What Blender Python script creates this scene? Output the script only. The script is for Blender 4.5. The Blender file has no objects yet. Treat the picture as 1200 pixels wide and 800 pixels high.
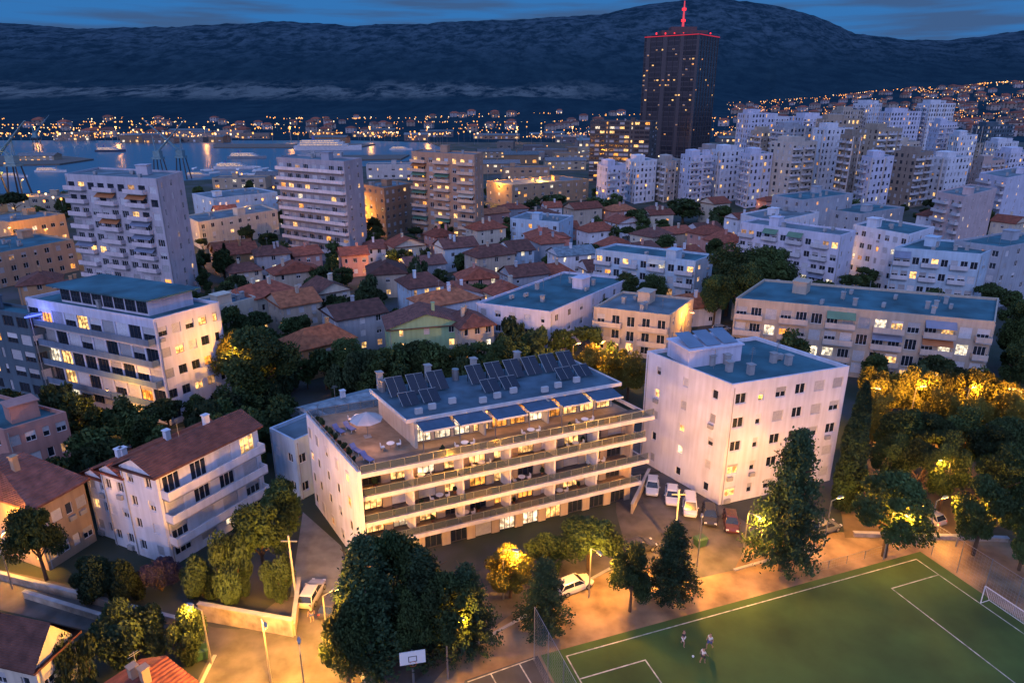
import bpy, bmesh, math, random
from mathutils import Vector, noise, Matrix
from math import sin, cos, tan, atan, atan2, pi, radians, sqrt
RN=random.Random(11)
P=radians(19.3); FP=800.; H=48.; sp,cp=sin(P),cos(P)
SC=bpy.context.scene; COL=SC.collection
def G(px,py,z=0.):
    dx=(px-600)/FP; dy=(400-py)/FP
    d=(dx,cp+dy*sp,-sp+dy*cp); t=(z-H)/d[2]
    return (d[0]*t,d[1]*t)
def zat(py,Y): return H-Y*tan(P+atan((py-400)/FP))
def at(px,Y,z=0.): return ((px-600)/FP*(Y*cp+(H-z)*sp),Y)
# ---------------------------------------------------------------- materials
MC={}
def nodes(name):
    m=bpy.data.materials.new(name); m.use_nodes=True; return m,m.node_tree.nodes,m.node_tree.links,m.node_tree.nodes['Principled BSDF']
def pm(name,col,rough=.8,metal=0.,var=.18,scale=.6,bump=0.,streak=False,rnd=0.,spec=.4):
    if name in MC: return MC[name]
    m,N,L,b=nodes(name); b.inputs['Roughness'].default_value=rough; b.inputs['Metallic'].default_value=metal
    b.inputs['Specular IOR Level'].default_value=spec
    tc=N.new('ShaderNodeTexCoord'); n=N.new('ShaderNodeTexNoise'); n.inputs['Scale'].default_value=scale; n.inputs['Detail'].default_value=6
    L.new(tc.outputs['Object'],n.inputs['Vector'])
    r=N.new('ShaderNodeMapRange'); r.inputs[1].default_value=.3; r.inputs[2].default_value=.7; r.inputs[3].default_value=1-var; r.inputs[4].default_value=1+var*.4
    L.new(n.outputs['Fac'],r.inputs[0]); val=r.outputs[0]
    if streak:
        n2=N.new('ShaderNodeTexNoise'); n2.inputs['Scale'].default_value=1.; m2=N.new('ShaderNodeMapping'); m2.inputs['Scale'].default_value=(1.8,1.8,.16)
        L.new(tc.outputs['Object'],m2.inputs[0]); L.new(m2.outputs[0],n2.inputs['Vector']); n2.inputs['Detail'].default_value=5
        r2=N.new('ShaderNodeMapRange'); r2.inputs[1].default_value=.3; r2.inputs[2].default_value=.6; r2.inputs[3].default_value=.84; r2.inputs[4].default_value=1.02
        L.new(n2.outputs['Fac'],r2.inputs[0]); mu=N.new('ShaderNodeMath'); mu.operation='MULTIPLY'; L.new(val,mu.inputs[0]); L.new(r2.outputs[0],mu.inputs[1]); val=mu.outputs[0]
    if rnd:
        oi=N.new('ShaderNodeObjectInfo'); r3=N.new('ShaderNodeMapRange'); r3.inputs[3].default_value=1-rnd; r3.inputs[4].default_value=1+rnd
        L.new(oi.outputs['Random'],r3.inputs[0]); mu=N.new('ShaderNodeMath'); mu.operation='MULTIPLY'; L.new(val,mu.inputs[0]); L.new(r3.outputs[0],mu.inputs[1]); val=mu.outputs[0]
    vm=N.new('ShaderNodeVectorMath'); vm.operation='SCALE'; vm.inputs[0].default_value=col; L.new(val,vm.inputs['Scale']); L.new(vm.outputs[0],b.inputs['Base Color'])
    if bump:
        bp=N.new('ShaderNodeBump'); bp.inputs['Strength'].default_value=bump; n3=N.new('ShaderNodeTexNoise'); n3.inputs['Scale'].default_value=scale*6; L.new(tc.outputs['Object'],n3.inputs['Vector'])
        L.new(n3.outputs['Fac'],bp.inputs['Height']); L.new(bp.outputs[0],b.inputs['Normal'])
    MC[name]=m; return m
def em(name,col,s,interior=False):
    if name in MC: return MC[name]
    m,N,L,b=nodes(name); b.inputs['Base Color'].default_value=(*[c*.3 for c in col],1); b.inputs['Roughness'].default_value=.3
    b.inputs['Emission Color'].default_value=(*col,1); b.inputs['Emission Strength'].default_value=s
    if interior:
        tc=N.new('ShaderNodeTexCoord'); oi=N.new('ShaderNodeObjectInfo'); ad=N.new('ShaderNodeVectorMath'); ad.operation='ADD'
        sc=N.new('ShaderNodeMath'); sc.operation='MULTIPLY'; sc.inputs[1].default_value=60; L.new(oi.outputs['Random'],sc.inputs[0])
        L.new(tc.outputs['Object'],ad.inputs[0]); L.new(sc.outputs[0],ad.inputs[1]); n=N.new('ShaderNodeTexNoise'); n.inputs['Scale'].default_value=1.6; n.inputs['Detail'].default_value=3
        L.new(ad.outputs[0],n.inputs['Vector']); r=N.new('ShaderNodeMapRange'); r.inputs[1].default_value=.4; r.inputs[2].default_value=.62; r.inputs[3].default_value=s*.2; r.inputs[4].default_value=s*1.5
        L.new(n.outputs['Fac'],r.inputs[0]); L.new(r.outputs[0],b.inputs['Emission Strength'])
    MC[name]=m; return m
def wallm(c): return pm('wall_%d_%d_%d'%tuple(int(v*100) for v in c),c,.9,0,.16,.3,.12,True)
def tilem(c):
    k='tile_%d_%d_%d'%tuple(int(v*1000) for v in c)
    if k in MC: return MC[k]
    m=pm(k,c,.85,0,.5,1.1,0,False,.35); N=m.node_tree.nodes; L=m.node_tree.links; b=N['Principled BSDF']
    tc=N.new('ShaderNodeTexCoord'); w=N.new('ShaderNodeTexWave'); w.bands_direction='Z'; w.inputs['Scale'].default_value=2.2; w.inputs['Distortion'].default_value=.6
    L.new(tc.outputs['Object'],w.inputs['Vector']); bp=N.new('ShaderNodeBump'); bp.inputs['Strength'].default_value=.7; bp.inputs['Distance'].default_value=.12
    L.new(w.outputs['Fac'],bp.inputs['Height']); L.new(bp.outputs[0],b.inputs['Normal']); return m
WHITE=(.60,.63,.72); LAV=(.52,.54,.68); CREAM=(.50,.47,.41); BEIGE=(.41,.36,.31); TAN=(.34,.26,.19); PINK=(.48,.26,.23); GREY=(.31,.35,.42); BLUE=(.37,.50,.64); GREEN=(.24,.39,.24); DK=(.06,.10,.14)
TEAL=(.035,.125,.17); RED=(.25,.07,.04); BRN=(.145,.06,.048); ORG=(.32,.11,.05); RG=(.12,.17,.21)
glass=pm('dark_glass',(.015,.022,.035),.12,0,.1,.5,spec=.8); frameW=pm('white_frame',(.55,.56,.6),.5,0,.05); frameD=pm('dark_frame',(.06,.06,.07),.5,0,.05)
shutm=pm('roller_shutter',(.42,.44,.49),.7,0,.15,2,rnd=.35); metal=pm('grey_metal',(.3,.31,.33),.4,.7,.1); dmetal=pm('dark_metal',(.05,.05,.06),.5,.5,.1)
white=pm('white_paint',(.7,.7,.72),.5,0,.06); concrete=pm('concrete',(.29,.30,.32),.9,0,.25,.8,.2); rubber=pm('rubber',(.02,.02,.02),.8)
solar=pm('solar_panel',(.006,.011,.03),.2,0,.2,3,spec=.5)
LIT={'warm':em('lit_warm',(1,.55,.18),1.6,True),'amber':em('lit_amber',(1,.38,.06),1.4,True),'cool':em('lit_cool',(.95,.8,.55),1.2,True),'dim':em('lit_dim',(1,.5,.2),.4,True)}
bulb=em('bulb_sodium',(1,.5,.14),26); bulbw=em('bulb_white',(1,.85,.6),22); bulbr=em('bulb_red',(1,.02,.03),2.2); farb=em('bulb_far',(1,.38,.08),3.); farw=em('bulb_far_white',(1,.72,.4),2.6)
# ---------------------------------------------------------------- mesh builder
class M:
    def __init__(s): s.v=[];s.f=[];s.m=[];s.fr=(0,0,1,0);s.z=0
    def at(s,x=0,y=0,a=0,z=0): s.fr=(x,y,cos(a),sin(a)); s.z=z; return s
    def p(s,x,y,z): ox,oy,c,q=s.fr; s.v.append((ox+x*c-y*q,oy+x*q+y*c,z+s.z)); return len(s.v)-1
    def poly(s,pts,m=0): s.f.append([s.p(*q) for q in pts]); s.m.append(m)
    def box(s,x0,x1,y0,y1,z0,z1,m=0):
        a=[s.p(x,y,z) for z in (z0,z1) for x,y in ((x0,y0),(x1,y0),(x1,y1),(x0,y1))]
        for q in ((3,2,1,0),(4,5,6,7),(0,1,5,4),(1,2,6,5),(2,3,7,6),(3,0,4,7)): s.f.append([a[i] for i in q]); s.m.append(m)
        return s
    def tube(s,p0,p1,r0,r1=None,n=8,m=0):
        r1=r0 if r1 is None else r1; a=Vector(p0);b=Vector(p1);d=(b-a).normalized(); u=d.orthogonal().normalized(); w=d.cross(u)
        A=[s.p(*(a+r0*(u*cos(2*pi*i/n)+w*sin(2*pi*i/n)))) for i in range(n)]; B=[s.p(*(b+r1*(u*cos(2*pi*i/n)+w*sin(2*pi*i/n)))) for i in range(n)]
        for i in range(n): j=(i+1)%n; s.f.append([A[i],A[j],B[j],B[i]]); s.m.append(m)
        s.f.append(A[::-1]); s.f.append(B); s.m+= [m,m]; return s
    def prism(s,pts,z0,z1,m=0):
        n=len(pts); A=[s.p(x,y,z0) for x,y in pts]; B=[s.p(x,y,z1) for x,y in pts]
        for i in range(n): j=(i+1)%n; s.f.append([A[i],A[j],B[j],B[i]]); s.m.append(m)
        s.f.append(A[::-1]); s.f.append(B); s.m+=[m,m]; return s
    def loft(s,rings,m=0):
        I=[[s.p(*q) for q in r] for r in rings]; n=len(rings[0])
        for a,b in zip(I,I[1:]):
            for i in range(n): j=(i+1)%n; s.f.append([a[i],a[j],b[j],b[i]]); s.m.append(m)
        s.f.append(I[0][::-1]); s.f.append(I[-1]); s.m+=[m,m]; return s
    def mesh(s,name,mats,smooth=False):
        me=bpy.data.meshes.new(name); me.from_pydata(s.v,[],s.f)
        for x in (mats if isinstance(mats,(list,tuple)) else [mats]): me.materials.append(x)
        me.polygons.foreach_set('material_index',s.m)
        if smooth: me.polygons.foreach_set('use_smooth',[True]*len(s.f))
        me.update(); return me
    def build(s,name,mats,parent=None,smooth=False,loc=None): return ob(name,s.mesh(name,mats,smooth),parent,loc)
def ob(name,me,parent=None,loc=None,rz=0):
    o=bpy.data.objects.new(name,me); COL.objects.link(o); o.parent=parent
    if loc: o.location=loc
    if rz: o.rotation_euler=(0,0,rz)
    return o
TH=[]
def tag(o,label,cat,group=None,share=False):
    o['label']=label; o['category']=cat
    if group: o['group']=group
    TH.append((o,share)); return o
def thing(name,label,cat,loc=(0,0,0),rz=0,group=None,share=False): return tag(ob(name,None,None,loc,rz),label,cat,group,share)
def struct(name,m,mats,kind='structure',smooth=False):
    o=m.build(name,mats,None,smooth); o['kind']=kind; return o
def dup(root,kids,loc,rz=0,sc=None,label=None,group=None,share=False):
    r=root.copy(); COL.objects.link(r); r.location=loc; r.rotation_euler=(0,0,rz)
    if sc: r.scale=sc
    if label: r['label']=label
    if group: r['group']=group
    for k,subs in kids:
        c=k.copy(); COL.objects.link(c); c.parent=r
        for q in subs: d=q.copy(); COL.objects.link(d); d.parent=c
    TH.append((r,share)); return r
# ---------------------------------------------------------------- windows
WM={}
def winmesh(w,h,style,near,fr):
    w=round(w,1);h=round(h,1);k=(w,h,style,near,fr)
    if k in WM: return WM[k]
    fm=frameD if fr else frameW; f=.07; m=M()
    m.box(-w/2,w/2,-.03,.05,0,f);m.box(-w/2,w/2,-.03,.05,h-f,h)
    m.box(-w/2,-w/2+f,-.028,.05,f,h-f);m.box(w/2-f,w/2,-.028,.05,f,h-f)
    nm=1 if w<1.9 else 2 if w<3.2 else 4
    for i in range(1,nm+1):
        if w>.9: x=-w/2+w*i/(nm+1); m.box(x-.03,x+.03,-.026,.05,f,h-f)
    gl=LIT.get(style,glass); q=M(); q.poly([(-w/2+f/2,.03,f/2),(w/2-f/2,.03,f/2),(w/2-f/2,.03,h-f/2),(-w/2+f/2,.03,h-f/2)])
    sh=None; sf={'shut':1.,'half':.5}.get(style,0)
    if style in('warm','amber','dim') and RN.random()<.4: sf=.25
    if sf:
        sh=M(); n=max(2,int(h*sf/.14)); b0=h*(1-sf)
        for i in range(n): z=b0+(h-b0)*i/n; sh.box(-w/2+.04,w/2-.04,-.05,-.035,z+.012,z+(h-b0)/n)
    if near: r=(m.mesh('window',fm),q.mesh('pane',gl),sh.mesh('shutter',shutm) if sh else None)
    else:
        b=len(m.v); m.v+=q.v; m.f+=[[i+b for i in a] for a in q.f]; m.m+=[1]*len(q.f)
        if sh: b=len(m.v); m.v+=sh.v; m.f+=[[i+b for i in a] for a in sh.f]; m.m+=[2]*len(sh.f)
        r=(m.mesh('window',[fm,gl,shutm]),None,None)
    WM[k]=r; return r
def pick(lit):
    r=RN.random()
    if r<lit: return RN.choice(['warm','warm','warm','amber','cool','dim'])
    r=RN.random(); return 'dark' if r<.45 else 'half' if r<.7 else 'shut'
AWN=[(.35,.14,.06),(.1,.2,.14),(.5,.48,.42),(.16,.2,.3)]
def facade(wm,fr,ln,h,nst,spec,root,lit,near,cnt,extra,z0=0,rec=.18,fr_d=0):
    ox,oy,a=fr; n,w,wh,mode=spec[:4]; pc=spec[4] if len(spec)>4 else None; fh=h/nst; rects=[]; c,s=cos(a),sin(a)
    if n:
        for k in range(nst):
            sill=.95 if mode=='w' else .12 if mode in 'bg' else .7
            if k==0 and mode in 'bg': sill=.9
            hh=min(wh,fh-sill-.25)
            for i in range(n):
                x=(i+.5)*ln/n; ww=min(w,ln/n-.25)
                if mode=='w' and (i*7+n)%5==3: ww=min(ww,.8)
                zz=z0+k*fh+sill; rects.append((x-ww/2,x+ww/2,zz,zz+hh,pick(lit)))
    xs=sorted(set([0,ln]+[round(r[0],3) for r in rects]+[round(r[1],3) for r in rects])); zs=sorted(set([z0,z0+h]+[round(r[2],3) for r in rects]+[round(r[3],3) for r in rects]))
    wm.at(ox,oy,a)
    occ=set()
    for r in rects:
        i0=xs.index(round(r[0],3)); i1=xs.index(round(r[1],3)); j0=zs.index(round(r[2],3)); j1=zs.index(round(r[3],3))
        for i in range(i0,i1):
            for j in range(j0,j1): occ.add((i,j))
        x0,x1,a0,a1=r[:4]; d=rec
        wm.poly([(x0,0,a0),(x1,0,a0),(x1,d,a0),(x0,d,a0)]);wm.poly([(x0,0,a1),(x0,d,a1),(x1,d,a1),(x1,0,a1)])
        wm.poly([(x0,0,a0),(x0,d,a0),(x0,d,a1),(x0,0,a1)]);wm.poly([(x1,0,a0),(x1,0,a1),(x1,d,a1),(x1,d,a0)])
        W=x1-x0; hh=a1-a0; me=winmesh(W,hh,r[4],near,fr_d); xm=(x0+x1)/2; y=rec-.04
        if cnt[0]<100:
            cnt[0]+=1; o=ob('window',me[0],root,(ox+xm*c-y*s,oy+xm*s+y*c,a0),a)
            if me[1]: ob('pane',me[1],o)
            if me[2]: ob('shutter',me[2],o)
        else:
            extra.at(ox,oy,a); gi=list(LIT).index(r[4])+1 if r[4] in LIT else (0 if r[4]!='shut' else 5)
            extra.poly([(x0,y,a0),(x1,y,a0),(x1,y,a1),(x0,y,a1)],gi)
        if near and mode=='w' and RN.random()<.1: q=M().at(ox,oy,a); q.box(x0,x0+.8,-.34,-.03,a0-.75,a0-.2); q.build('air_conditioner',concrete,root)
    for j in range(len(zs)-1):
        i=0
        while i<len(xs)-1:
            if (i,j) in occ: i+=1; continue
            k=i
            while k<len(xs)-1 and (k,j) not in occ: k+=1
            wm.poly([(xs[i],0,zs[j]),(xs[k],0,zs[j]),(xs[k],0,zs[j+1]),(xs[i],0,zs[j+1])]); i=k
    wm.at()
    if near and n: q=M().at(ox,oy,a); q.tube((.35,-.08,z0),(.35,-.08,z0+h),.06,.06,6); q.build('downpipe',concrete,root)
    if mode=='v' and n:
        for i in range(0,n+1,3):
            x=min(max(i*ln/n,.3),ln-.3); q=M().at(ox,oy,a); q.box(x-.3,x+.3,-.35,-.003,z0,z0+h); q.build('fin',pc or wallm((.5,.46,.44)),root)
    if n and mode in 'bg':
        spans=[(.25,ln-.25)] if mode=='b' else [(i*ln/n+.15,min(n,i+2)*ln/n-.15) for i in range(0,n,3)]
        pcm=wallm(pc or (.48,.49,.55)); bd=1.3
        for k in range(1,nst):
            for x0,x1 in spans:
                z=z0+k*fh; m=M().at(ox,oy,a); m.box(x0,x1,-bd,-.003,z-.18,z)
                b=m.build('balcony',concrete,root); q=M().at(ox,oy,a)
                q.box(x0,x1,-bd,-bd+.1,z+.003,z+.95); q.box(x0,x0+.1,-bd+.103,-.006,z+.003,z+.95); q.box(x1-.1,x1,-bd+.103,-.006,z+.003,z+.95); q.build('parapet',pcm,b)
                if near and mode=='g' and RN.random()<.28:
                    kc=RN.randrange(4); q=M().at(ox,oy,a); q.poly([(x0+.1,-bd-.1,z+1.75),(x1-.1,-bd-.1,z+1.75),(x1-.1,-.02,z+fh-.3),(x0+.1,-.02,z+fh-.3)]); q.build('awning',pm('awning_%d'%kc,AWN[kc],.9,0,.2),root)
FOOT=[]
def block(label,h,A,R,L,nst,wc,rc,F=None,Ls=None,lit=.13,near=False,roof='flat',name='apartment_building',cat='building',group='city buildings',para=.5,clut=4,rise=2.2,world=None,z0=0,share=False,axis=0,frd=0,Rs=None,Ks=None,bigsh=True):
    if world: c0,c1,c3=[Vector(q) for q in world]
    else: c0,c1,c3=[Vector(G(*q,h+z0)) for q in (A,R,L)]
    FOOT.append((c0,c1-c0,c3-c0))
    ang=atan2(c1.y-c0.y,c1.x-c0.x); root=thing(name,label,cat,(c0.x,c0.y,z0),ang,group,share)
    def loc(v): d=v-c0; return Vector((d.x*cos(ang)+d.y*sin(ang),-d.x*sin(ang)+d.y*cos(ang)))
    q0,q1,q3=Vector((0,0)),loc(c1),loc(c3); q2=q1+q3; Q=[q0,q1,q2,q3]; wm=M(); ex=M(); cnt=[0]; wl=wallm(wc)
    hp=h+(para if roof=='flat' else 0)
    for i,spc in ((0,F),(3,Ls),(1,Rs),(2,Ks)):
        a,b=Q[i],Q[(i+1)%4]; ln=(b-a).length; an=atan2(b.y-a.y,b.x-a.x)
        facade(wm,(a.x,a.y,an),ln,h,nst,spc or (0,1,1,'w'),root,lit,near,cnt,ex,fr_d=frd)
        if roof=='flat': wm.at(a.x,a.y,an).poly([(0,0,h),(ln,0,h),(ln,0,hp),(0,0,hp)]); wm.at()
    def off(t):
        e1=q1.normalized(); e2=q3.normalized(); st=abs(e1.x*e2.y-e1.y*e2.x); k=t/max(st,.3)
        return [q0+k*(e1+e2),q1+k*(e2-e1),q2-k*(e1+e2),q3+k*(e1-e2)]
    if roof=='flat':
        I=off(.25)
        for i in range(4):
            j=(i+1)%4; a,b,c,d=Q[i],Q[j],I[j],I[i]
            wm.poly([(a.x,a.y,hp),(b.x,b.y,hp),(c.x,c.y,hp),(d.x,d.y,hp)]); wm.poly([(d.x,d.y,hp),(c.x,c.y,hp),(c.x,c.y,h),(d.x,d.y,h)])
        rm=M(); J=off(.24); rm.poly([(p.x,p.y,h+.02) for p in J]); rf=rm.build('roof',pm('flatroof_%d'%int(rc[0]*1000),rc,.75,0,.55,.22,.2),root)
        for t in range(clut):
            s_,t_=RN.uniform(.12,.85),RN.uniform(.15,.8); pt=q1*s_+q3*t_; m=M().at(pt.x,pt.y,0,h+.02); kk=RN.random()
            if t==0 and bigsh: m.box(-1.6,1.6,-1.3,1.3,0,2.3); m.box(-1.8,1.8,-1.5,1.5,2.3,2.45); m.build('stair_house',wl,rf)
            elif kk<.4: m.box(-.35,.35,-.35,.35,0,1.3); m.box(-.45,.45,-.45,.45,1.3,1.4); m.build('chimney',concrete,rf)
            elif kk<.7: m.box(-.6,.6,-.3,.3,.15,.85); m.box(-.5,-.4,-.25,.25,0,.15); m.box(.4,.5,-.25,.25,0,.15); m.build('air_conditioner',concrete,rf)
            else:
                m.tube((0,0,0),(0,0,2.6),.04)
                for i in range(4): m.tube((-.5+.06*i,0,1.7+.25*i),(.5-.06*i,0,1.7+.25*i),.025)
                m.build('antenna',metal,rf)
    else:
        E=off(-.5); z=h; rm=M(); e=[(p.x,p.y,z) for p in E]; u=[(p.x,p.y,z-.2) for p in E]
        if axis==0: m1=(E[3]+E[0])/2; m2=(E[1]+E[2])/2; g=(q0+q3)/2; g2=(q1+q2)/2
        else: m1=(E[0]+E[1])/2; m2=(E[2]+E[3])/2; g=(q0+q1)/2; g2=(q2+q3)/2
        if roof=='hip': d=(m2-m1)*.28; m1=m1+d; m2=m2-d
        t1=(m1.x,m1.y,z+rise); t2=(m2.x,m2.y,z+rise)
        T=[(e[0],e[1],t2,t1),(e[1],e[2],t2),(e[2],e[3],t1,t2),(e[3],e[0],t1)] if axis==0 else [(e[1],e[2],t2,t1),(e[2],e[3],t2),(e[3],e[0],t1,t2),(e[0],e[1],t1)]
        for k,q in enumerate(T):
            if roof=='gable' and k in(1,3): continue
            rm.poly(q)
        for i in range(4): j=(i+1)%4; rm.poly([u[i],u[j],e[j],e[i]])
        rm.poly(u[::-1]); rf=rm.build('roof',tilem(rc),root)
        if roof=='gable':
            for ga,(a,b) in (((g),(Q[3],Q[0])),((g2),(Q[1],Q[2]))) if axis==0 else ((g,(Q[0],Q[1])),(g2,(Q[2],Q[3]))):
                wm.poly([(a.x,a.y,h),(b.x,b.y,h),(ga.x,ga.y,h+rise-.12)])
        for t in range(RN.choice([1,1,2])):
            s_,t_=RN.uniform(.25,.75),RN.uniform(.3,.6); pt=q1*s_+q3*t_; m=M().at(pt.x,pt.y,0,h); m.box(-.3,.3,-.3,.3,rise*.3,rise+.9); m.box(-.38,.38,-.38,.38,rise+.9,rise+1.02); m.build('chimney',wl,rf)
        if RN.random()<.5: pt=q1*.4+q3*.5; m=M().at(pt.x,pt.y,0,h); m.tube((0,0,rise*.5),(0,0,rise+2.2),.035); m.tube((-.5,0,rise+1.9),(.5,0,rise+1.9),.02); m.tube((-.35,0,rise+2.1),(.35,0,rise+2.1),.02); m.build('antenna',metal,rf)
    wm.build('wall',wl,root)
    if ex.f: o=ex.build('window',[glass,*LIT.values(),shutm],root); o['kind']='stuff'
    return root,Q,ang
def inside(x,y,mg=2.):
    for c,a,b in FOOT:
        d=Vector((x,y))-c; dt=a.x*b.y-a.y*b.x
        if abs(dt)<1: continue
        s=(d.x*b.y-d.y*b.x)/dt; t=(a.x*d.y-a.y*d.x)/dt
        if -mg/a.length<s<1+mg/a.length and -mg/b.length<t<1+mg/b.length: return True
    return False
# ---------------------------------------------------------------- world, sun, camera
w=bpy.data.worlds.new('World'); SC.world=w; w.use_nodes=True; N=w.node_tree.nodes; L=w.node_tree.links; N.clear()
out=N.new('ShaderNodeOutputWorld'); bg=N.new('ShaderNodeBackground'); bg2=N.new('ShaderNodeBackground'); add=N.new('ShaderNodeAddShader')
tc=N.new('ShaderNodeTexCoord'); sx=N.new('ShaderNodeSeparateXYZ'); L.new(tc.outputs['Generated'],sx.inputs[0])
r=N.new('ShaderNodeMapRange'); r.inputs[1].default_value=.13; r.inputs[2].default_value=.75; L.new(sx.outputs['Z'],r.inputs[0])
mx=N.new('ShaderNodeMix'); mx.data_type='RGBA'; mx.inputs[6].default_value=(.022,.135,.37,1); mx.inputs[7].default_value=(.15,.33,.82,1); L.new(r.outputs[0],mx.inputs[0])
ry=N.new('ShaderNodeMapRange'); ry.inputs[1].default_value=.2; ry.inputs[2].default_value=-.9; L.new(sx.outputs['Y'],ry.inputs[0])
mx2=N.new('ShaderNodeMix'); mx2.data_type='RGBA'; mx2.inputs[7].default_value=(.48,.58,1.1,1); L.new(mx.outputs[2],mx2.inputs[6]); L.new(ry.outputs[0],mx2.inputs[0])
mp=N.new('ShaderNodeMapping'); mp.inputs['Scale'].default_value=(2.6,2.6,34); L.new(tc.outputs['Generated'],mp.inputs[0]); nz=N.new('ShaderNodeTexNoise'); nz.inputs['Scale'].default_value=1.9; nz.inputs['Detail'].default_value=8; L.new(mp.outputs[0],nz.inputs['Vector'])
rc_=N.new('ShaderNodeMapRange'); rc_.inputs[1].default_value=.46; rc_.inputs[2].default_value=.62; rc_.inputs[4].default_value=.8; L.new(nz.outputs['Fac'],rc_.inputs[0])
rz_=N.new('ShaderNodeMapRange'); rz_.inputs[1].default_value=.5; rz_.inputs[2].default_value=.25; L.new(sx.outputs['Z'],rz_.inputs[0]); mm=N.new('ShaderNodeMath'); mm.operation='MULTIPLY'; L.new(rc_.outputs[0],mm.inputs[0]); L.new(rz_.outputs[0],mm.inputs[1])
mx3=N.new('ShaderNodeMix'); mx3.data_type='RGBA'; mx3.inputs[7].default_value=(.035,.075,.17,1); L.new(mx2.outputs[2],mx3.inputs[6]); L.new(mm.outputs[0],mx3.inputs[0])
L.new(mx3.outputs[2],bg.inputs[0]); bg.inputs[1].default_value=1.22
sk=N.new('ShaderNodeTexSky'); sk.sky_type='NISHITA'; sk.sun_disc=False; sk.sun_elevation=radians(1); sk.sun_rotation=radians(235); L.new(sk.outputs[0],bg2.inputs[0]); bg2.inputs[1].default_value=.006
L.new(bg.outputs[0],add.inputs[0]); L.new(bg2.outputs[0],add.inputs[1]); L.new(add.outputs[0],out.inputs[0])
sl=bpy.data.lights.new('afterglow','SUN'); sl.energy=.8; sl.angle=radians(22); sl.color=(.76,.70,1.); so=bpy.data.objects.new('afterglow',sl); COL.objects.link(so)
so.rotation_euler=Vector((.35,.82,-.40)).to_track_quat('-Z','Y').to_euler()
cd=bpy.data.cameras.new('camera'); cam=bpy.data.objects.new('camera',cd); COL.objects.link(cam); cd.lens=24; cd.sensor_width=36; cd.clip_end=20000; cam.location=(0,0,H); cam.rotation_euler=(pi/2-P,0,0); SC.camera=cam
SC.view_settings.view_transform='Standard'
# ---------------------------------------------------------------- ground, roads, water, hills
gm=M()
for i in range(-8,9):
    for j in range(-1,18): x=i*800; y=j*500; gm.poly([(x-400,y-250,0),(x+400,y-250,0),(x+400,y+250,0),(x-400,y+250,0)])
gmat,N,L,b=nodes('city_ground'); b.inputs['Roughness'].default_value=.9
tc=N.new('ShaderNodeTexCoord'); n=N.new('ShaderNodeTexNoise'); n.inputs['Scale'].default_value=.06; n.inputs['Detail'].default_value=8; L.new(tc.outputs['Object'],n.inputs['Vector'])
cr=N.new('ShaderNodeValToRGB'); e=cr.color_ramp.elements; e[0].position=.40; e[0].color=(.012,.024,.012,1); e[1].position=.62; e[1].color=(.045,.05,.06,1); e.new(.5).color=(.025,.036,.024,1); e.new(.75).color=(.07,.07,.07,1)
L.new(n.outputs['Fac'],cr.inputs[0]); L.new(cr.outputs[0],b.inputs['Base Color'])
struct('ground',gm,gmat)
asph=pm('asphalt',(.085,.08,.078),.85,0,.5,.45,.3); dirt=pm('sandy_dirt',(.25,.18,.11),.95,0,.65,.3,.6); pave=pm('paving',(.15,.16,.17),.9,0,.3,.8,.2)
def sheet(name,px,z,mat,world=False): 
    m=M(); m.poly([(*(v if world else G(*v)),z) for v in px]); pts=[Vector(v) for v in m.v]
    ar=sum(pts[i].x*pts[(i+1)%len(pts)].y-pts[(i+1)%len(pts)].x*pts[i].y for i in range(len(pts)))
    if ar<0: m.f[0].reverse()
    return struct(name,m,mat)
sheet('dirt_ground',[(455,860),(540,762),(612,705),(700,672),(850,632),(960,622),(1210,634),(1400,700),(1500,860)],.02,dirt)
sheet('park_ground',[(990,630),(980,560),(1000,500),(1220,510),(1300,640),(1200,632)],.03,pm('park_earth',(.14,.10,.05),.95,0,.6,.3,.4))
sheet('parking_road',[(722,560),(792,552),(885,620),(860,668),(790,684),(735,650),(722,600)],.04,asph)
sheet('back_road',[(722,558),(805,400),(822,380),(860,380),(795,550)],.05,asph)
sheet('left_street',[(40,540),(250,492),(350,440),(362,450),(262,508),(60,562)],.05,asph)
sheet('middle_street',[(180,318),(420,292),(600,262),(604,268),(424,300),(182,328)],.05,asph)
sheet('street',[(330,700),(385,690),(415,745),(440,860),(200,860),(250,760)],.04,asph)
sheet('side_road',[(-60,655),(60,680),(250,735),(333,742),(240,772),(-60,700)],.06,asph)
sheet('front_road',[(405,745),(560,690),(712,640),(745,658),(620,705),(540,762),(455,860),(438,830)],.06,asph)
sheet('car_park_left',[(355,600),(400,640),(412,690),(340,700)],.07,pave)
P1=Vector((45.,63.7)); U=Vector((.943,.332)).normalized(); V=Vector((-U.y,U.x))
def pt(s,t): q=P1-U*s-V*t; return (q.x,q.y)
def prect(s0,s1,t0,t1,z,m): 
    m.poly([(*pt(s1,t1),z),(*pt(s0,t1),z),(*pt(s0,t0),z),(*pt(s1,t0),z)])
m=M(); prect(-1.6,44.6,-.9,30,.045,m); turf=pm('pitch_turf',(.048,.098,.020),.95,0,.45,.16,.5)
struct('football_pitch',m,turf)
m=M(); k=.06
def ln(s0,t0,s1,t1):
    if s0==s1: prect(s0-k,s0+k,min(t0,t1)+k+.002,max(t0,t1)-k-.002,.055,m)
    else: prect(min(s0,s1)-k,max(s0,s1)+k,t0-k,t0+k,.055,m)
ln(0,0,42.4,0);ln(0,0,0,26);ln(42.4,0,42.4,26);ln(0,2.8,6.6,2.8);ln(6.6,2.8,6.6,18);ln(42.4,2.8,35.8,2.8);ln(35.8,2.8,35.8,18);ln(21.2,24,21.2,26)
struct('pitch_lines',m,pm('line_paint',(.42,.45,.4),.8,0,.6,1.5))
sheet('basketball_court',[(500,880),(545,797),(630,768),(690,880)],.05,pm('court_asphalt',(.05,.055,.06),.8,0,.3,.5))
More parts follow.
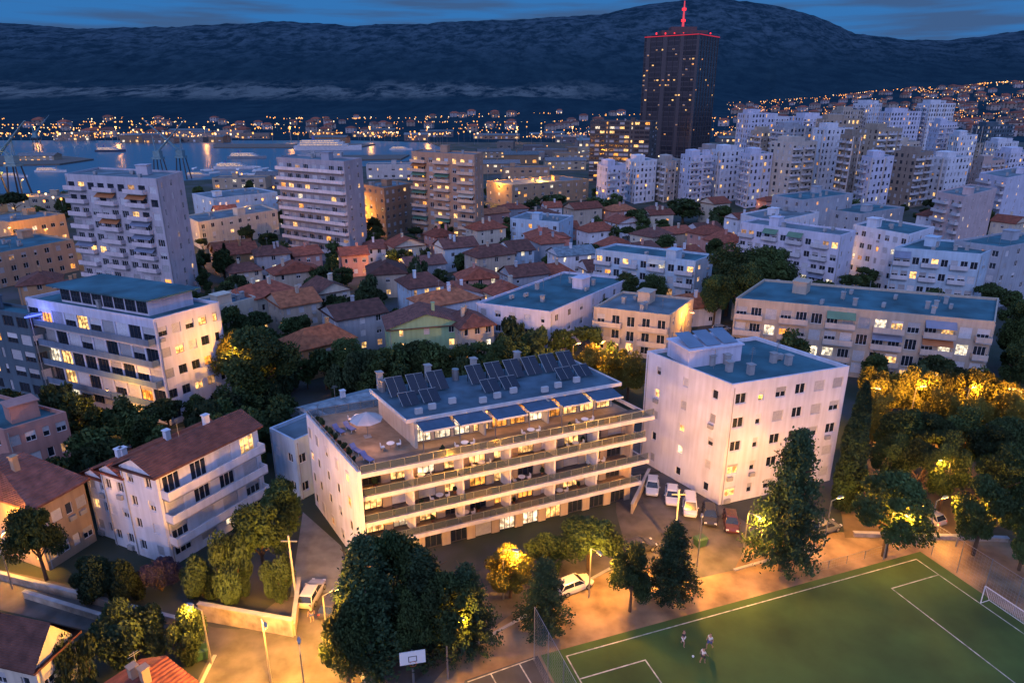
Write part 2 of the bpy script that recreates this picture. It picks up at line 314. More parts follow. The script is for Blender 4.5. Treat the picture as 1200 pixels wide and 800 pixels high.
m=M(); a=Vector(G(548,799));b=Vector(G(627,771));d=(b-a).normalized();n_=Vector((-d.y,d.x))
for q,e,f_ in ((a,d,(b-a).length),(a+d*2.2,-n_,9),(a+d*5,-n_,9)):
    nn=Vector((-e.y,e.x))*.06; m.poly([(*(q-nn),.06),(*(q+e*f_-nn),.06),(*(q+e*f_+nn),.06),(*(q+nn),.06)])
struct('court_lines',m,MC['line_paint'])
m=M()
for a,b in (((735,655),(540,764)),((860,668),(955,640)),((412,750),(438,840)),((252,768),(212,850))):
    a=Vector(G(*a));b=Vector(G(*b)); an=atan2((b-a).y,(b-a).x); m.at(a.x,a.y,an).box(0,(b-a).length,-.15,.15,0,.14)
struct('kerb',m,concrete)
wmat,N,L,b=nodes('sea_water'); b.inputs['Base Color'].default_value=(.015,.085,.15,1); b.inputs['Roughness'].default_value=.3
tc=N.new('ShaderNodeTexCoord'); n=N.new('ShaderNodeTexNoise'); n.inputs['Scale'].default_value=.12; n.inputs['Detail'].default_value=5; bp=N.new('ShaderNodeBump'); bp.inputs['Strength'].default_value=.4; bp.inputs['Distance'].default_value=1.
L.new(tc.outputs['Object'],n.inputs['Vector']); L.new(n.outputs['Fac'],bp.inputs['Height']); L.new(bp.outputs[0],b.inputs['Normal'])
sheet('sea',[(-350,236),(60,226),(180,214),(330,206),(420,196),(500,186),(520,174),(500,167),(330,163),(0,164),(-350,160)],.12,wmat)
for q in [[(-60,196),(70,194),(110,188),(60,183),(-60,186)],[(330,190),(470,188),(480,183),(330,184)],[(250,174),(420,174),(440,170),(250,170)]]: 
    m=M(); m.prism([G(*v) for v in q][::-1],-.5,1.4); struct('quay',m,pm('quay_concrete',(.1,.095,.09),.9))
def interp(x,xs,ys):
    if x<=xs[0]: return ys[0]
    for i in range(len(xs)-1):
        if x<=xs[i+1]: t=(x-xs[i])/(xs[i+1]-xs[i]); return ys[i]+(ys[i+1]-ys[i])*t
    return ys[-1]
RX=[-300,0,100,200,330,420,480,600,700,750,790,830,880,940,990,1050,1100,1150,1200,1500]; RY=[30,25,33,32,25,30,28,23,17,6,0,-2,4,18,40,47,47,40,34,30]
KX=[-300,500,600,850,950,1050,1200,1500]
def keys(px):
    r2=interp(px,KX,[132,132,130,126,118,107,98,92]); r15=interp(px,KX,[146,146,146,141,136,128,124,120]); rg=interp(px,RX,RY)
    hump=interp(px,[480,530,600,690,760],[0,10,17,10,0])
    return [0,900,1000,1500,2000,2600,3400,4200,5000,5600,7000],[0,0,.3,zat(r15,1500),zat(r2-hump,2000),zat(min(r2+2,118),2600),zat(95,3400) if px<900 else zat(88,3400),zat(rg*.45+88*.55,4200),zat(rg+10,5000),zat(rg,5600),zat(rg+15,7000)]
def T(X,Y):
    if Y<900: return 0
    px=600+FP*X/(Y*cp+H*sp); ks,zs=keys(px); z=interp(Y,ks,zs)
    a=min(1,max(0,(Y-1600)/2500)); p3=Vector((X*.0022,Y*.0006,0)); z+=a*((.5-abs(noise.noise(p3*1.7)))*55-15+(.4-abs(noise.noise(p3*5)))*32-8+noise.fractal(p3*9,1.,2.1,5)*14)*(.3 if Y>5200 else 1)
    return z
m=M(); Ys=[900+i*50 for i in range(22)]+[2000+i*60 for i in range(68)]+[6200,6600,7000]; NX=420
for Y in Ys:
    for i in range(NX+1): px=-350+i*1900/NX; X=at(px,Y)[0]; m.v.append((X,Y,T(X,Y)))
for j in range(len(Ys)-1):
    for i in range(NX): a=j*(NX+1)+i; m.f.append([a,a+1,a+NX+2,a+NX+1]); m.m.append(0)
hm,N,L,b=nodes('hazy_hill_scrub'); b.inputs['Roughness'].default_value=1; b.inputs['Specular IOR Level'].default_value=0
tc=N.new('ShaderNodeTexCoord'); n=N.new('ShaderNodeTexNoise'); n.inputs['Scale'].default_value=.012; n.inputs['Detail'].default_value=10; n.inputs['Roughness'].default_value=.75; mp=N.new('ShaderNodeMapping'); mp.inputs['Scale'].default_value=(1,.3,2.2)
L.new(tc.outputs['Object'],mp.inputs[0]); L.new(mp.outputs[0],n.inputs['Vector'])
se=N.new('ShaderNodeSeparateXYZ'); L.new(tc.outputs['Object'],se.inputs[0])
def mr(inp,a,b_,c=0,d=1):
    q=N.new('ShaderNodeMapRange'); q.inputs[1].default_value=a; q.inputs[2].default_value=b_; q.inputs[3].default_value=c; q.inputs[4].default_value=d; L.new(inp,q.inputs[0]); return q.outputs[0]
def mul(a,b_): q=N.new('ShaderNodeMath'); q.operation='MULTIPLY'; L.new(a,q.inputs[0]); L.new(b_,q.inputs[1]); return q.outputs[0]
def mixc(f,a,col):
    q=N.new('ShaderNodeMix'); q.data_type='RGBA'; q.inputs[7].default_value=(*col,1); L.new(f,q.inputs[0])
    if isinstance(a,tuple): q.inputs[6].default_value=(*a,1)
    else: L.new(a,q.inputs[6])
    return q.outputs[2]
col=mixc(mr(n.outputs['Fac'],.4,.7),(.010,.030,.048),(.020,.050,.070))  # distance haze is put into the blue of the scrub and cliff colours
cliff=mul(mr(se.outputs[2],200,450),mr(n.outputs['Fac'],.44,.6)); col=mixc(cliff,col,(.045,.082,.115))
n2=N.new('ShaderNodeTexNoise'); n2.inputs['Scale'].default_value=.0022; n2.inputs['Detail'].default_value=6; L.new(tc.outputs['Object'],n2.inputs['Vector'])
band=mul(mul(mr(se.outputs[2],50,75),mr(se.outputs[2],150,105)),mr(n2.outputs['Fac'],.42,.53)); band=mul(band,mr(se.outputs[1],2200,2500)); band=mul(band,mr(se.outputs[0],600,200)); col=mixc(mul(band,mr(n.outputs['Fac'],.42,.56)),col,(.10,.13,.14)); L.new(col,b.inputs['Base Color'])
struct('hills',m,hm,smooth=True)
# ---------------------------------------------------------------- trees
def leafm(name,c,rnd=.35): return pm(name,c,.8,0,.6,.9,0,False,rnd,.2)
LM={'round':leafm('leaf_round',(.045,.082,.028)),'conifer':leafm('leaf_conifer',(.030,.064,.030),.25),'cypress':leafm('leaf_cypress',(.014,.034,.018),.15),'umbrella':leafm('leaf_pine',(.032,.058,.022)),'gold':leafm('leaf_lamplit',(.13,.125,.025),.5),'bush':leafm('leaf_bush',(.032,.058,.028)),'purple':leafm('leaf_purple',(.05,.045,.08))}  # gold leaves carry the warm lamplight in their own colour
bark=pm('bark',(.09,.06,.04),.9,0,.4,3,.4); TM={}
def crown(kind,n,leaf,seed):
    g=random.Random(seed); m=M(); gs=g.gauss
    def lf(x,y,z,sz):
        u=Vector((gs(0,1),gs(0,1),gs(0,1))).normalized(); v=u.orthogonal().normalized(); w_=u.cross(v); sz*=g.uniform(.6,1.4); c=Vector((x,y,z)); b=len(m.v)
        m.v+= [tuple(c+v*sz),tuple(c+w_*sz*.6),tuple(c-v*sz),tuple(c-w_*sz*.6)]; m.f.append([b,b+1,b+2,b+3]); m.m.append(0)
    if kind in('round','gold','umbrella','bush','purple'):
        cz,rz,R0=(1.28,.8,.66) if kind in('round','gold') else (1.55,.34,.7) if kind=='umbrella' else (.55,.45,.6)
        lobes=[]
        for i in range(26 if kind not in('bush','purple') else 14):
            th=g.uniform(0,2*pi); ph=g.uniform(-.8,1); q=sqrt(1-ph*ph)*g.uniform(.7,1.1); lobes.append((R0*q*cos(th),R0*q*sin(th),cz+rz*ph*g.uniform(.6,1),g.uniform(.16,.38)))
        lobes.append((0,0,cz,.5))
        for i in range(n):
            lx,ly,lz,lr=g.choice(lobes); d=Vector((gs(0,1),gs(0,1),gs(0,1))).normalized()*lr*g.uniform(.5,1.12)
            z=lz+d.z*(.75 if kind!='umbrella' else .5)
            lf(lx+d.x,ly+d.y,max(z,.03),leaf)
    elif kind=='conifer':
        Hh=3.6; nb=170; br=[]
        for i in range(nb):
            t=(i/nb)**.9; z=.35+t*(Hh-.5); r=(1-t)**.7*(.35+.65*min(1,t*5+.45))*g.uniform(.5,1.15)+.05; th=i*2.4+g.uniform(-.5,.5); br.append((z,r,th))
        for i in range(n):
            z,r,th=br[min(nb-1,int(nb*g.random()**1.2))]; q=g.random()**.55; x=r*q; s_=.10*(1-.5*q)+.02
            lf(x*cos(th)+gs(0,s_*.9),x*sin(th)+gs(0,s_*.9),z-.16*r*q*q+gs(0,s_*.8)+.05,leaf)
        for i in range(60): lf(gs(0,.03),gs(0,.03),Hh-g.random()*.3,leaf*.7)
    else:
        for i in range(n):
            t=g.random(); th=g.uniform(0,2*pi); r=(sin(pi*min(1,t*.93+.07)**.6))**.6*(.8+.25*noise.noise(Vector((cos(th)*1.5,sin(th)*1.5,t*9))))*g.uniform(.75,1.02)
            lf(r*cos(th),r*sin(th),.4+t*8.6,leaf)
    return m
H0={'round':2.2,'gold':2.2,'umbrella':2.0,'conifer':3.6,'cypress':9.,'bush':1.1,'purple':1.1}
def treemeshes(kind,near,v):
    k=(kind,near,v)
    if k in TM: return TM[k]
    n,lf=(18000,.038) if near else (3200,.085)
    if kind=='cypress': lf=.16 if not near else .1
    c=crown(kind,n,lf,v*37+len(kind)).mesh('crown',LM[kind])
    t=M(); hh=H0[kind]; g=random.Random(v); r=.07 if kind!='cypress' else .2
    if kind in('bush','purple'):
        for i in range(5): a=i*1.3; t.tube((0,0,0),(cos(a)*.4,sin(a)*.4,.6),.03,.015,5)
    else:
        top=hh*(.55 if kind!='conifer' else .95); t.tube((0,0,-.05),(0.02,.03,top*.5),r,r*.75,7); t.tube((.02,.03,top*.5),(0,0,top),r*.75,r*.3,7)
        if kind not in('cypress',):
            for i in range(6): a=i*1.05+g.random(); z=top*g.uniform(.5,.9); t.tube((0,0,z),(cos(a)*.55,sin(a)*.55,z+.35),r*.4,r*.15,5)
    TM[k]=(c,t.mesh('trunk',bark)); return TM[k]
def treew(x,y,hh,r,kind,label,near=False,group='trees',share=False):
    c,t=treemeshes(kind,near,RN.randrange(3)); nm={'conifer':'conifer_tree','cypress':'cypress_tree','umbrella':'pine_tree','bush':'bush','purple':'bush'}.get(kind,'leafy_tree')
    o=thing(nm,label,'bush' if kind in('bush','purple') else 'tree',(x,y,0),RN.uniform(0,6),group,share); o.scale=(r,r,hh/H0[kind])
    ob('trunk',t,o); ob('crown',c,o); return o
def tree(px,yt,yb,rp,kind,label,near=False,group='trees'):
    x,y=G(px,yb); return treew(x,y,max(1.5,zat(yt,y)),rp/FP*(y*cp+H*sp*.9),kind,label,near,group)
for a in [(436,628,792,54,'conifer','tall dark conifer at the lower centre, in front of the terraced building'),(500,645,765,52,'conifer','dark conifer directly behind the basketball hoop'),(548,662,762,44,'conifer','dark conifer between the hoop and the orange street'),
 (412,700,815,40,'round','dark leafy tree at the bottom edge left of the basketball hoop'),(466,622,755,50,'round','tall leafy tree behind the dark conifers at the lower centre'),(528,672,778,40,'round','leafy tree among the conifers right of the hoop'),(425,650,770,44,'conifer','conifer at the left side of the dark clump'),(480,690,782,36,'round','leafy tree in the middle of the dark clump'),
 (637,655,742,38,'conifer','small conical tree on the sandy strip left of the white car'),(738,640,716,31,'round','small leafy tree just right of the white car on the sandy strip'),(785,612,706,36,'conifer','small conifer on the sandy strip, right one of the pair'),
 (915,503,668,50,'conifer','tallest conifer in front of the white block by the pitch corner'),(988,447,600,19,'cypress','slender dark cypress right of the white block'),
 (1036,555,652,48,'round','broad leafy tree lit by the lamp behind the pitch'),(1140,556,650,36,'round','leafy tree behind the pitch, near the right edge'),(1194,585,668,30,'round','leafy tree at the right edge by the pitch corner'),
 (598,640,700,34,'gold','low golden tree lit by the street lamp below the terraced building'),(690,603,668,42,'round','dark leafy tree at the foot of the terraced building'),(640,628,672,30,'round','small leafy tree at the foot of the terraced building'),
 (340,560,640,34,'round','leafy tree between the white house and the terraced building'),(312,585,680,36,'round','dark leafy tree right of the white gabled house'),
 (275,625,705,34,'bush','dark bush behind the white retaining wall'),(310,380,482,48,'round','large dark round tree right of the left apartment block'),(284,378,470,30,'gold','gold lit tree glowing beside the large dark round tree'),(55,590,680,34,'round','dark tree at the left beside the orange lit house'),
 (120,650,700,36,'bush','dark bush at the corner of the white stepped house'),(190,652,692,28,'purple','violet flowering bush in front of the white stepped house'),(160,708,775,48,'bush','wide dark bush by the side road'),(218,718,775,32,'bush','low bush left of the white retaining wall'),(100,745,830,40,'bush','dark bush beside the bottom left roof'),
 (240,650,700,30,'bush','dark bush between the stepped house and the retaining wall'),(330,650,700,26,'bush','round bush above the parked silver car'),(150,655,705,28,'bush','dark bush left of the violet flowering bush'),
 (1200,520,600,34,'round','dark tree at the right edge above the pitch'),(1160,525,612,34,'round','dark round tree right of centre behind the pitch')]:
    tree(*a,near=True,group='trees near the pitch and the street')
for i,(x,yt,yb,r) in enumerate([(1015,425,505,24),(1040,430,500,26),(1067,430,505,27),(1098,432,508,26),(1124,432,512,24),(1148,434,510,26),(1180,448,520,26),(1020,455,530,22),(1090,450,532,22),(1130,458,530,20),(1165,455,530,22),(1198,450,525,22)]):
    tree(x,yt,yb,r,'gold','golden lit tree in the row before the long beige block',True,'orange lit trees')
for i,(x,yt,yb,r) in enumerate([(1045,475,560,34),(1080,486,570,32),(1120,480,565,36),(1175,490,575,34),(1035,505,590,24),(1150,500,585,28),(1100,510,600,26),(1065,515,600,22)]):
    tree(x,yt,yb,r,'umbrella' if i%2 else 'round','dark pine below the row of golden lit trees' if i%2 else 'dark round tree below the row of golden lit trees',True,'park trees')
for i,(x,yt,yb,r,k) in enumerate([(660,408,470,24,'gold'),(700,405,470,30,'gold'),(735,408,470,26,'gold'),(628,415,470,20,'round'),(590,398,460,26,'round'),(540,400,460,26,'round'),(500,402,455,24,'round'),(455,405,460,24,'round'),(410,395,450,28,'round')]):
    tree(x,yt,yb,r,k,'golden lit tree behind the terraced building' if k=='gold' else 'dark tree behind the terraced building',True,'trees behind the terraced building')
for i,(x,yt,yb,r) in enumerate([(850,290,370,36),(890,285,365,38),(868,305,385,30),(835,320,385,22),(1190,345,440,28),(1188,400,470,26),(735,318,372,26),(700,345,385,20),(765,320,365,20)]):
    tree(x,yt,yb,r,'round','dark tree in the clump before the white slab blocks' if i<4 else 'dark tree beside the long beige block' if i<6 else 'dark tree behind the flat roofed beige block',True,'city trees')
for i,(x,yt,yb,r) in enumerate([(375,312,350,16),(265,290,335,14),(335,285,320,16),(395,345,385,15),(440,270,300,16),(480,275,305,18),(520,262,290,14),(570,290,318,16),(600,322,350,14),(650,228,252,20),(700,230,255,22),(800,232,262,24),(745,245,275,16),(845,240,270,16),(620,235,258,14),(430,335,365,14),(560,330,360,15),(235,300,335,13),(690,285,312,14),(660,298,325,16),(780,275,300,14),(960,330,360,18),(1020,400,440,16),(50,240,275,18),(20,225,255,18),(1000,235,262,14),(1150,245,275,16),(330,335,372,13),(480,360,395,15),(300,330,365,13),(530,345,380,12),(720,265,290,12),(590,262,290,12),(1090,232,260,12),(635,335,365,13)]):
    tree(x,yt,yb,r,'round' if i%3 else 'umbrella','dark leafy tree among the red roofed houses' if 370<x<700 else 'dark leafy tree between the left apartment towers' if x<370 else 'dark leafy tree before the white high rises',False,'trees among the houses')
for i,(x,yt,yb) in enumerate([(378,330,372),(268,285,330),(560,300,335),(412,350,392)]): tree(x,yt,yb,6,'cypress','slim cypress among the houses in the middle distance',False,'cypresses')
# ---------------------------------------------------------------- main terraced building
c0=Vector(G(415,548,12)); c1=Vector(G(742,484,12)); W=(c1-c0).length; D=14.2; an=atan2((c1-c0).y,(c1-c0).x); SH=.19
FOOT.append((c0,c1-c0,Vector(G(370,487,12))-c0))
main=thing('terraced_apartment_building','terraced apartment building with glowing balconies and solar panels at the centre','building',(c0.x,c0.y,0),an)
def addl(parent,loc,e,col=(1,.55,.2),r=.15,name='lamp_light'):
    l=bpy.data.lights.new(name,'POINT'); l.energy=e; l.color=col; l.shadow_soft_size=r; o=bpy.data.objects.new(name,l); COL.objects.link(o); o.location=loc; o.parent=parent; return o
wm=M(); wl=wallm(WHITE)
def fac2(y,x0,x1,z0,hh,n,lit):
    ww=(x1-x0)/n
    for i in range(n):
        xa=x0+i*ww; st=pick(lit); st='dark' if st in('half',) else st; me=winmesh(ww-1.,2.2,st,True,1); o=ob('window',me[0],main,(xa+ww/2,y-.02,z0+.12)); ob('pane',me[1],o)
        if me[2]: ob('shutter',me[2],o)
        wm.box(xa-.49,xa+.49,y-.1,y+.1,z0,z0+hh)
    wm.box(x1-.49,x1-.001,y-.1,y+.1,z0+.002,z0+hh); wm.box(x0,x1,y-.08,y+.08,z0+2.35,z0+hh)
pal=wallm((.54,.54,.58)); stone=wallm((.40,.33,.26)); bfl=pm('balcony_floor',(.11,.09,.08),.7,0,.3,1)
YB=.9
for k in range(4): fac2(YB if k else -.2,.5,W-.3,k*3+.02,2.7 if k==0 else 2.96,11,.55 if k else .15)
wm.box(.35,W-.35,YB+.3,D-.3,.0,11.7)
wm.box(W-.33,W+.02,-.3,D,0,11.7); wm.box(.34,W-.34,D-.28,D-.02,0,11.7)
wm.build('wall',stone,main)
for i in range(1,6):
    x=W*i/6
    for k in range(1,4): M().box(x-.1,x+.1,-1.1,YB-.12,k*3+.02,k*3+2.72).build('partition',pal,main)
wm=M(); wm.box(-.38,0,-1.9,D,0,12.5); wm.build('side_wall',wl,main)
for yy in (1.,4.2,7.4,10.6,13):
    for k in range(4):
        me=winmesh(.9,1.3,pick(.12),True,0); o=ob('window',me[0],main,(-.43,yy,k*3+.9),-pi/2); ob('pane',me[1],o)
        if me[2]: ob('shutter',me[2],o)
glr,N,L,b=nodes('railing_glass'); b.inputs['Base Color'].default_value=(.06,.09,.12,1); b.inputs['Roughness'].default_value=.12; b.inputs['Alpha'].default_value=.45
def railing(parent,x0,x1,y,z,rz=0,org=(0,0),zz=1.):
    m=M().at(org[0],org[1],rz); n=max(1,int((x1-x0)/1.5)); m.box(x0,x1,y-.03,y+.03,z+zz,z+zz+.06); m.box(x0,x1,y-.03,y+.03,z+.08,z+.12)
    for i in range(n+1): x=x0+(x1-x0)*i/n; m.box(x-.025,x+.025,y-.025,y+.025,z,z+zz)
    r=m.build('railing',metal,parent); g=M().at(org[0],org[1],rz); g.box(x0,x1,y-.008,y+.008,z+.13,z+zz-.01); g.build('railing_panel',glr,r if parent is main else parent)
for k in range(1,5):
    z=3*k; e=[0,-1.4,-1.6,-1.3,-1.75][k]; xr=W+[0,.5,1.2,.8,1.4][k]
    m=M(); m.box(.01,xr,e,YB+.1,z-.22,z); b_=m.build('balcony',bfl,main); m=M(); m.box(.012,xr+.1,e-.12,e-.003,z-.36,z+.14); m.box(xr+.003,xr+.1,e,D*.6,z-.36,z+.14); m.build('slab_edge',pal,b_)
    railing(main,.02,xr,e,z+.14,zz=.88)
    for j in range(4):
        x=RN.uniform(2,W-4); m=M(); m.box(x,x+RN.uniform(1.5,3.5),e+.02,e+.06,z+.15,z+1.); m.build('privacy_screen',pm('cane_screen_%d'%(j%3),[(.3,.2,.1),(.2,.22,.26),(.4,.38,.34)][j%3],.9,0,.3,3),main)
m=M(); m.box(.005,W+.05,YB+.11,D,11.72,12.0); m.build('terrace_floor',pm('terrace_tiles',(.26,.19,.13),.8,0,.4,.8),main)
railing(main,-D,1.8,0,12.5,-pi/2,(-.2,0),.5); railing(main,0,W,D-.1,12)
for k in range(4):
    for i in range(7):
        x=W*(i+.5)/7+RN.uniform(-1,1); m=M(); m.tube((x,.1,k*3+2.68),(x,.1,k*3+2.76),.12,.12,8); m.build('ceiling_lamp',em('lamp_warm',(1,.6,.25),14),main)
        if (k and RN.random()<.75): addl(main,(x,.1,k*3+2.5),RN.choice([30,90,180,300]),(1,.36,.06))
pw=M(); X0,X1=7.4,W-.9; PY=2.7
pw.box(X0,X1,PY+.05,11.6,12.02,15.); pw.box(X0-.1,X0+.2,PY-1.2,PY+.04,12.02,15.); pw.box(X0+8,X0+8.2,PY-1.2,PY+.04,12.02,15.); pw.box(X0+16,X0+16.2,PY-1.2,PY+.04,12.02,15.); pw.build('penthouse_wall',wallm((.46,.4,.34)),main)
for i in range(11):
    x=X0+1.3+i*(X1-X0-2.6)/10; me=winmesh(1.9,2.4,RN.choice(['warm','warm','amber','dark','cool']),True,1); o=ob('window',me[0],main,(x,PY,12.15)); ob('pane',me[1],o)
pr=M(); pr.box(X0-.6,X1+.6,PY-.5,12.2,15.02,15.25); pr.build('penthouse_roof',pm('roof_membrane',(.06,.11,.16),.6,0,.5,.5),main)
m=M(); m.box(X0-.75,X1+.75,PY-.65,PY-.51,14.95,15.4); m.box(X0-.75,X0-.61,PY-.5,12.2,14.95,15.4); m.box(X1+.61,X1+.75,PY-.5,12.2,14.95,15.4); m.build('fascia',pal,main)
for i in range(6):
    x0=X0+.3+i*4.2; x1=x0+3.7; a_=.15*(i%3); yf=PY-.7; m=M(); m.poly([(x0,.3-a_,14.55),(x1,.3-a_,14.55),(x1,yf,15.0),(x0,yf,15.0)]); m.poly([(x0,yf,14.93),(x1,yf,14.93),(x1,.3-a_,14.48),(x0,.3-a_,14.48)]); m.build('canopy',pm('canopy_blue',(.03,.06,.12),.25,0,.3,1,spec=.7),main)
    m=M(); m.tube((x0,.4,12),(x0,.4,14.5),.05); m.build('post',metal,main)
    m=M(); m.box(x0,x1,.15-a_,.23-a_,14.4,14.6); m.box(x0-.08,x0-.02,.3,yf,14.5,14.62); m.build('canopy_beam',pal,main)
for i in range(10):
    if i in(3,): continue
    x=X0+.4+i*2.5; 
    for (y0,y1,z1) in ((8.4,10.2,17.3),) + (((5.4,6.8,16.6),) if i%4<2 else ()):
        zb=15.5; m=M(); m.poly([(x,y0,zb),(x+2.05,y0,zb),(x+2.05,y1,z1),(x,y1,z1)]); m.poly([(x,y1+.05,z1),(x+2.05,y1+.05,z1),(x+2.05,y0+.05,zb),(x,y0+.05,zb)]); m.tube((x+.3,y1-.1,15.25),(x+.3,y1-.1,z1-.1),.04); m.tube((x+1.75,y1-.1,15.25),(x+1.75,y1-.1,z1-.1),.04); sp_o=m.build('solar_panel',solar,main)
        m=M(); m.tube((x+1.,y0-.04,zb+.03),(x+1.,y1-.04,z1+.03),.025); m.tube((x,y0,zb),(x,y1,z1),.035); m.tube((x,y1,z1),(x+2.05,y1,z1),.035); m.build('panel_frame',metal,sp_o)
for i in range(9):
    x=X0+RN.uniform(0,1)+i*2.6; m=M(); m.box(x,x+.8,3.2+(i%3)*.6,3.55+(i%3)*.6,15.27,15.95); m.build('air_conditioner',pm('ac_grey',(.4,.41,.44),.6),main)
for i in range(5): x=X0+.5+i*4.6; m=M(); m.tube((x,11.2,15.25),(x,11.2,16.7),.42,.42,12); m.build('water_tank',metal,main)
for i in range(4): x=X0+.2+i*6; m=M(); m.box(x,x+.6,11.6,12.2,15.25,17.4); m.box(x-.1,x+.7,11.5,12.3,17.4,17.55); m.build('chimney',concrete,main)
for i in range(6): addl(main,(X0+2+i*4.2,1.6,14.1),130,(1,.45,.12))
addl(main,(3,3,14.2),260,(1,.42,.12)); addl(main,(4,10,14.2),240,(1,.42,.12))
shm=Matrix.Identity(4); shm[0][1]=-SH
for ch in main.children: ch.matrix_parent_inverse=shm
def mw(x,y,z=12.0): x-=SH*y; return (c0.x+x*cos(an)-y*sin(an),c0.y+x*sin(an)+y*cos(an),z)
t=thing('parasol','open pale parasol on the roof terrace of the central building','parasol',mw(4.,6.5),an)
m=M(); n=8; ap=m.p(0,0,3.1); rg=[m.p(1.9*cos(i*pi/4),1.9*sin(i*pi/4),2.2) for i in range(n)]
for i in range(n): m.f.append([ap,rg[i],rg[(i+1)%n]]); m.m.append(0)
m.build('canopy',pm('parasol_cloth',(.42,.40,.42),.9),t); M().tube((0,0,.05),(0,0,3.15),.035).build('pole',metal,t); M().box(-.4,.4,-.4,.4,0,.08).build('base',concrete,t)
for i,(x,y) in enumerate([(1.6,8.8),(2.9,9.),(1.5,3.2),(1.8,1.)]):
    t=thing('sun_lounger',['blue sun lounger behind the roof terrace parasol, left one','blue sun lounger behind the roof terrace parasol, right one','blue sun lounger on the left of the roof terrace, before the parasol','blue sun lounger at the very front corner of the roof terrace'][i],'lounger',mw(x,y),an+.4,'terrace loungers')
    m=M(); m.box(-.32,.32,-.9,.4,.3,.38); m.poly([(-.32,.4,.34),(.32,.4,.34),(.32,.95,.8),(-.32,.95,.8)]); m.build('mattress',pm('cushion_blue',(.08,.12,.3),.8),t)
    for a_,b_ in ((-.28,-.8),(.28,-.8),(-.28,.3),(.28,.3)): M().box(a_-.03,a_+.03,b_-.03,b_+.03,0,.3).build('leg',white,t)
for i,(x,y,z) in enumerate([(5.,2.6,12),(4.6,11.,12),(12,-.4,12),(20,-.4,12),(27,-.4,12),(14,-.2,9),(26,-.2,9),(7,-.2,9),(9,-.2,6),(19,-.2,6),(29,-.2,6),(12,-.2,3),(24,-.2,3)]):
    t=thing('garden_table','small round table with chairs on the roof terrace' if z==12 else 'small round table with chairs on a balcony of the central building','table',mw(x,y,z),an,'balcony tables')
    M().tube((0,0,.7),(0,0,.74),.45,.45,12).build('table_top',white,t); M().tube((0,0,0),(0,0,.7),.04).build('leg',metal,t)
    for s in (-1,1):
        t=thing('garden_chair','pale chair %s of the round table on the %s'%('left' if s<0 else 'right','roof terrace' if z==12 else 'balcony'),'chair',mw(x+s*.9,y,z),an+(pi/2 if s<0 else -pi/2),'balcony chairs')
        M().box(-.22,.22,-.22,.22,.42,.47).build('seat',white,t); M().box(-.22,.22,.19,.23,.48,.9).build('backrest',white,t)
        for a_ in(-.18,.18):
            for b_ in(-.18,.18): M().box(a_-.02,a_+.02,b_-.02,b_+.02,0,.42).build('leg',metal,t)
def pot(loc,label,s=1):
    t=thing('potted_plant',label,'plant',loc,RN.uniform(0,6),'potted plants'); t.scale=(s,s,s); M().tube((0,0,0),(0,0,.45),.2,.28,10).build('pot',pm('terracotta',(.3,.12,.06)),t)
    o=ob('foliage',treemeshes('bush',False,RN.randrange(3))[0],t,(0,0,.4)); o.scale=(.5,.5,.9)
for i in range(9): pot(mw(.4,1+i*1.4),'green plant in a pot along the left edge of the roof terrace',RN.uniform(.6,1))
for i in range(8): pot(mw(9+i*3.1,-1.2,12),'green plant in a pot along the front edge of the roof terrace',RN.uniform(.5,.9))
for k in range(1,4):
    for i in range(6): pot(mw(2+i*5.2+RN.uniform(-1.5,1.5),RN.choice([-.9,.4]),3*k),'green plant in a pot on the %s balcony of the central building'%['lowest','middle','upper'][k-1],RN.uniform(.5,.9))
# ---------------------------------------------------------------- near and mid buildings
B=block
b2,Q2,_=B('white cubic apartment block with teal roof right of the central building',16,(858,455),(995,433),(758,415),5,(.58,.60,.70),TEAL,(6,1.6,1.4,'w'),(3,.9,1.2,'w'),.1,True,clut=12,bigsh=False)
pt_=Q2[1]*.3+Q2[3]*.72; m=M().at(pt_.x,pt_.y,0,16.02); m.box(-4,4,-2.5,2.5,0,2.2); m.box(-4.2,4.2,-2.7,2.7,2.2,2.4); m.build('roof_house',wallm(LAV),b2)
for i in range(3): m=M().at(pt_.x+(i-1)*2.6,pt_.y,0,16.02); m.poly([(-1.1,-2,2.5),(1.1,-2,2.5),(1.1,1.6,3.4),(-1.1,1.6,3.4)]); m.build('solar_panel',pm('pale_panel',(.12,.18,.27),.3),b2)
c_=Vector(G(185,575,9.5)); r_=Vector(G(303,515,9.5))-c_; l_=Vector(G(88,545,9.5))-c_
B('white stepped house with long balconies left of the central building',11.3,0,0,0,4,WHITE,BRN,(4,2.0,2.1,'b',(.56,.58,.66)),(2,1.,1.3,'w'),.1,True,'gable',rise=1.6,name='house',world=(c_,c_+r_,c_+l_*.42))
B('middle white wing with red tiled roof of the stepped house',9.8,0,0,0,3,WHITE,RED,(2,1.2,1.4,'w'),(2,1.,1.3,'w'),.1,True,'gable',rise=1.2,name='house',world=(c_+l_*.423+r_*.02,c_+l_*.423+r_*.95,c_+l_*.72+r_*.02))
B('lowest white wing with red tiled roof of the stepped house',8.2,0,0,0,3,WHITE,RED,(2,1.2,1.4,'w'),(2,1.,1.3,'w'),.1,True,'gable',rise=1.1,name='house',world=(c_+l_*.723+r_*.06,c_+l_*.723+r_*.7,c_+l_+r_*.06))
bl_,Ql,_=B('modern white apartment block with long balconies at the left',17,(180,378),(257,357),(30,352),5,LAV,TEAL,(5,1.4,1.5,'w'),(10,2.6,2.3,'b',(.10,.16,.25)),.2,True,clut=8,frd=1,bigsh=False)
pq=[Ql[1]*a+Ql[3]*b_ for a,b_ in ((.18,.12),(.85,.12),(.85,.8),(.18,.8))]; M().prism([(p.x,p.y) for p in pq],17.03,19.6).build('setback_floor',wallm(LAV),bl_)
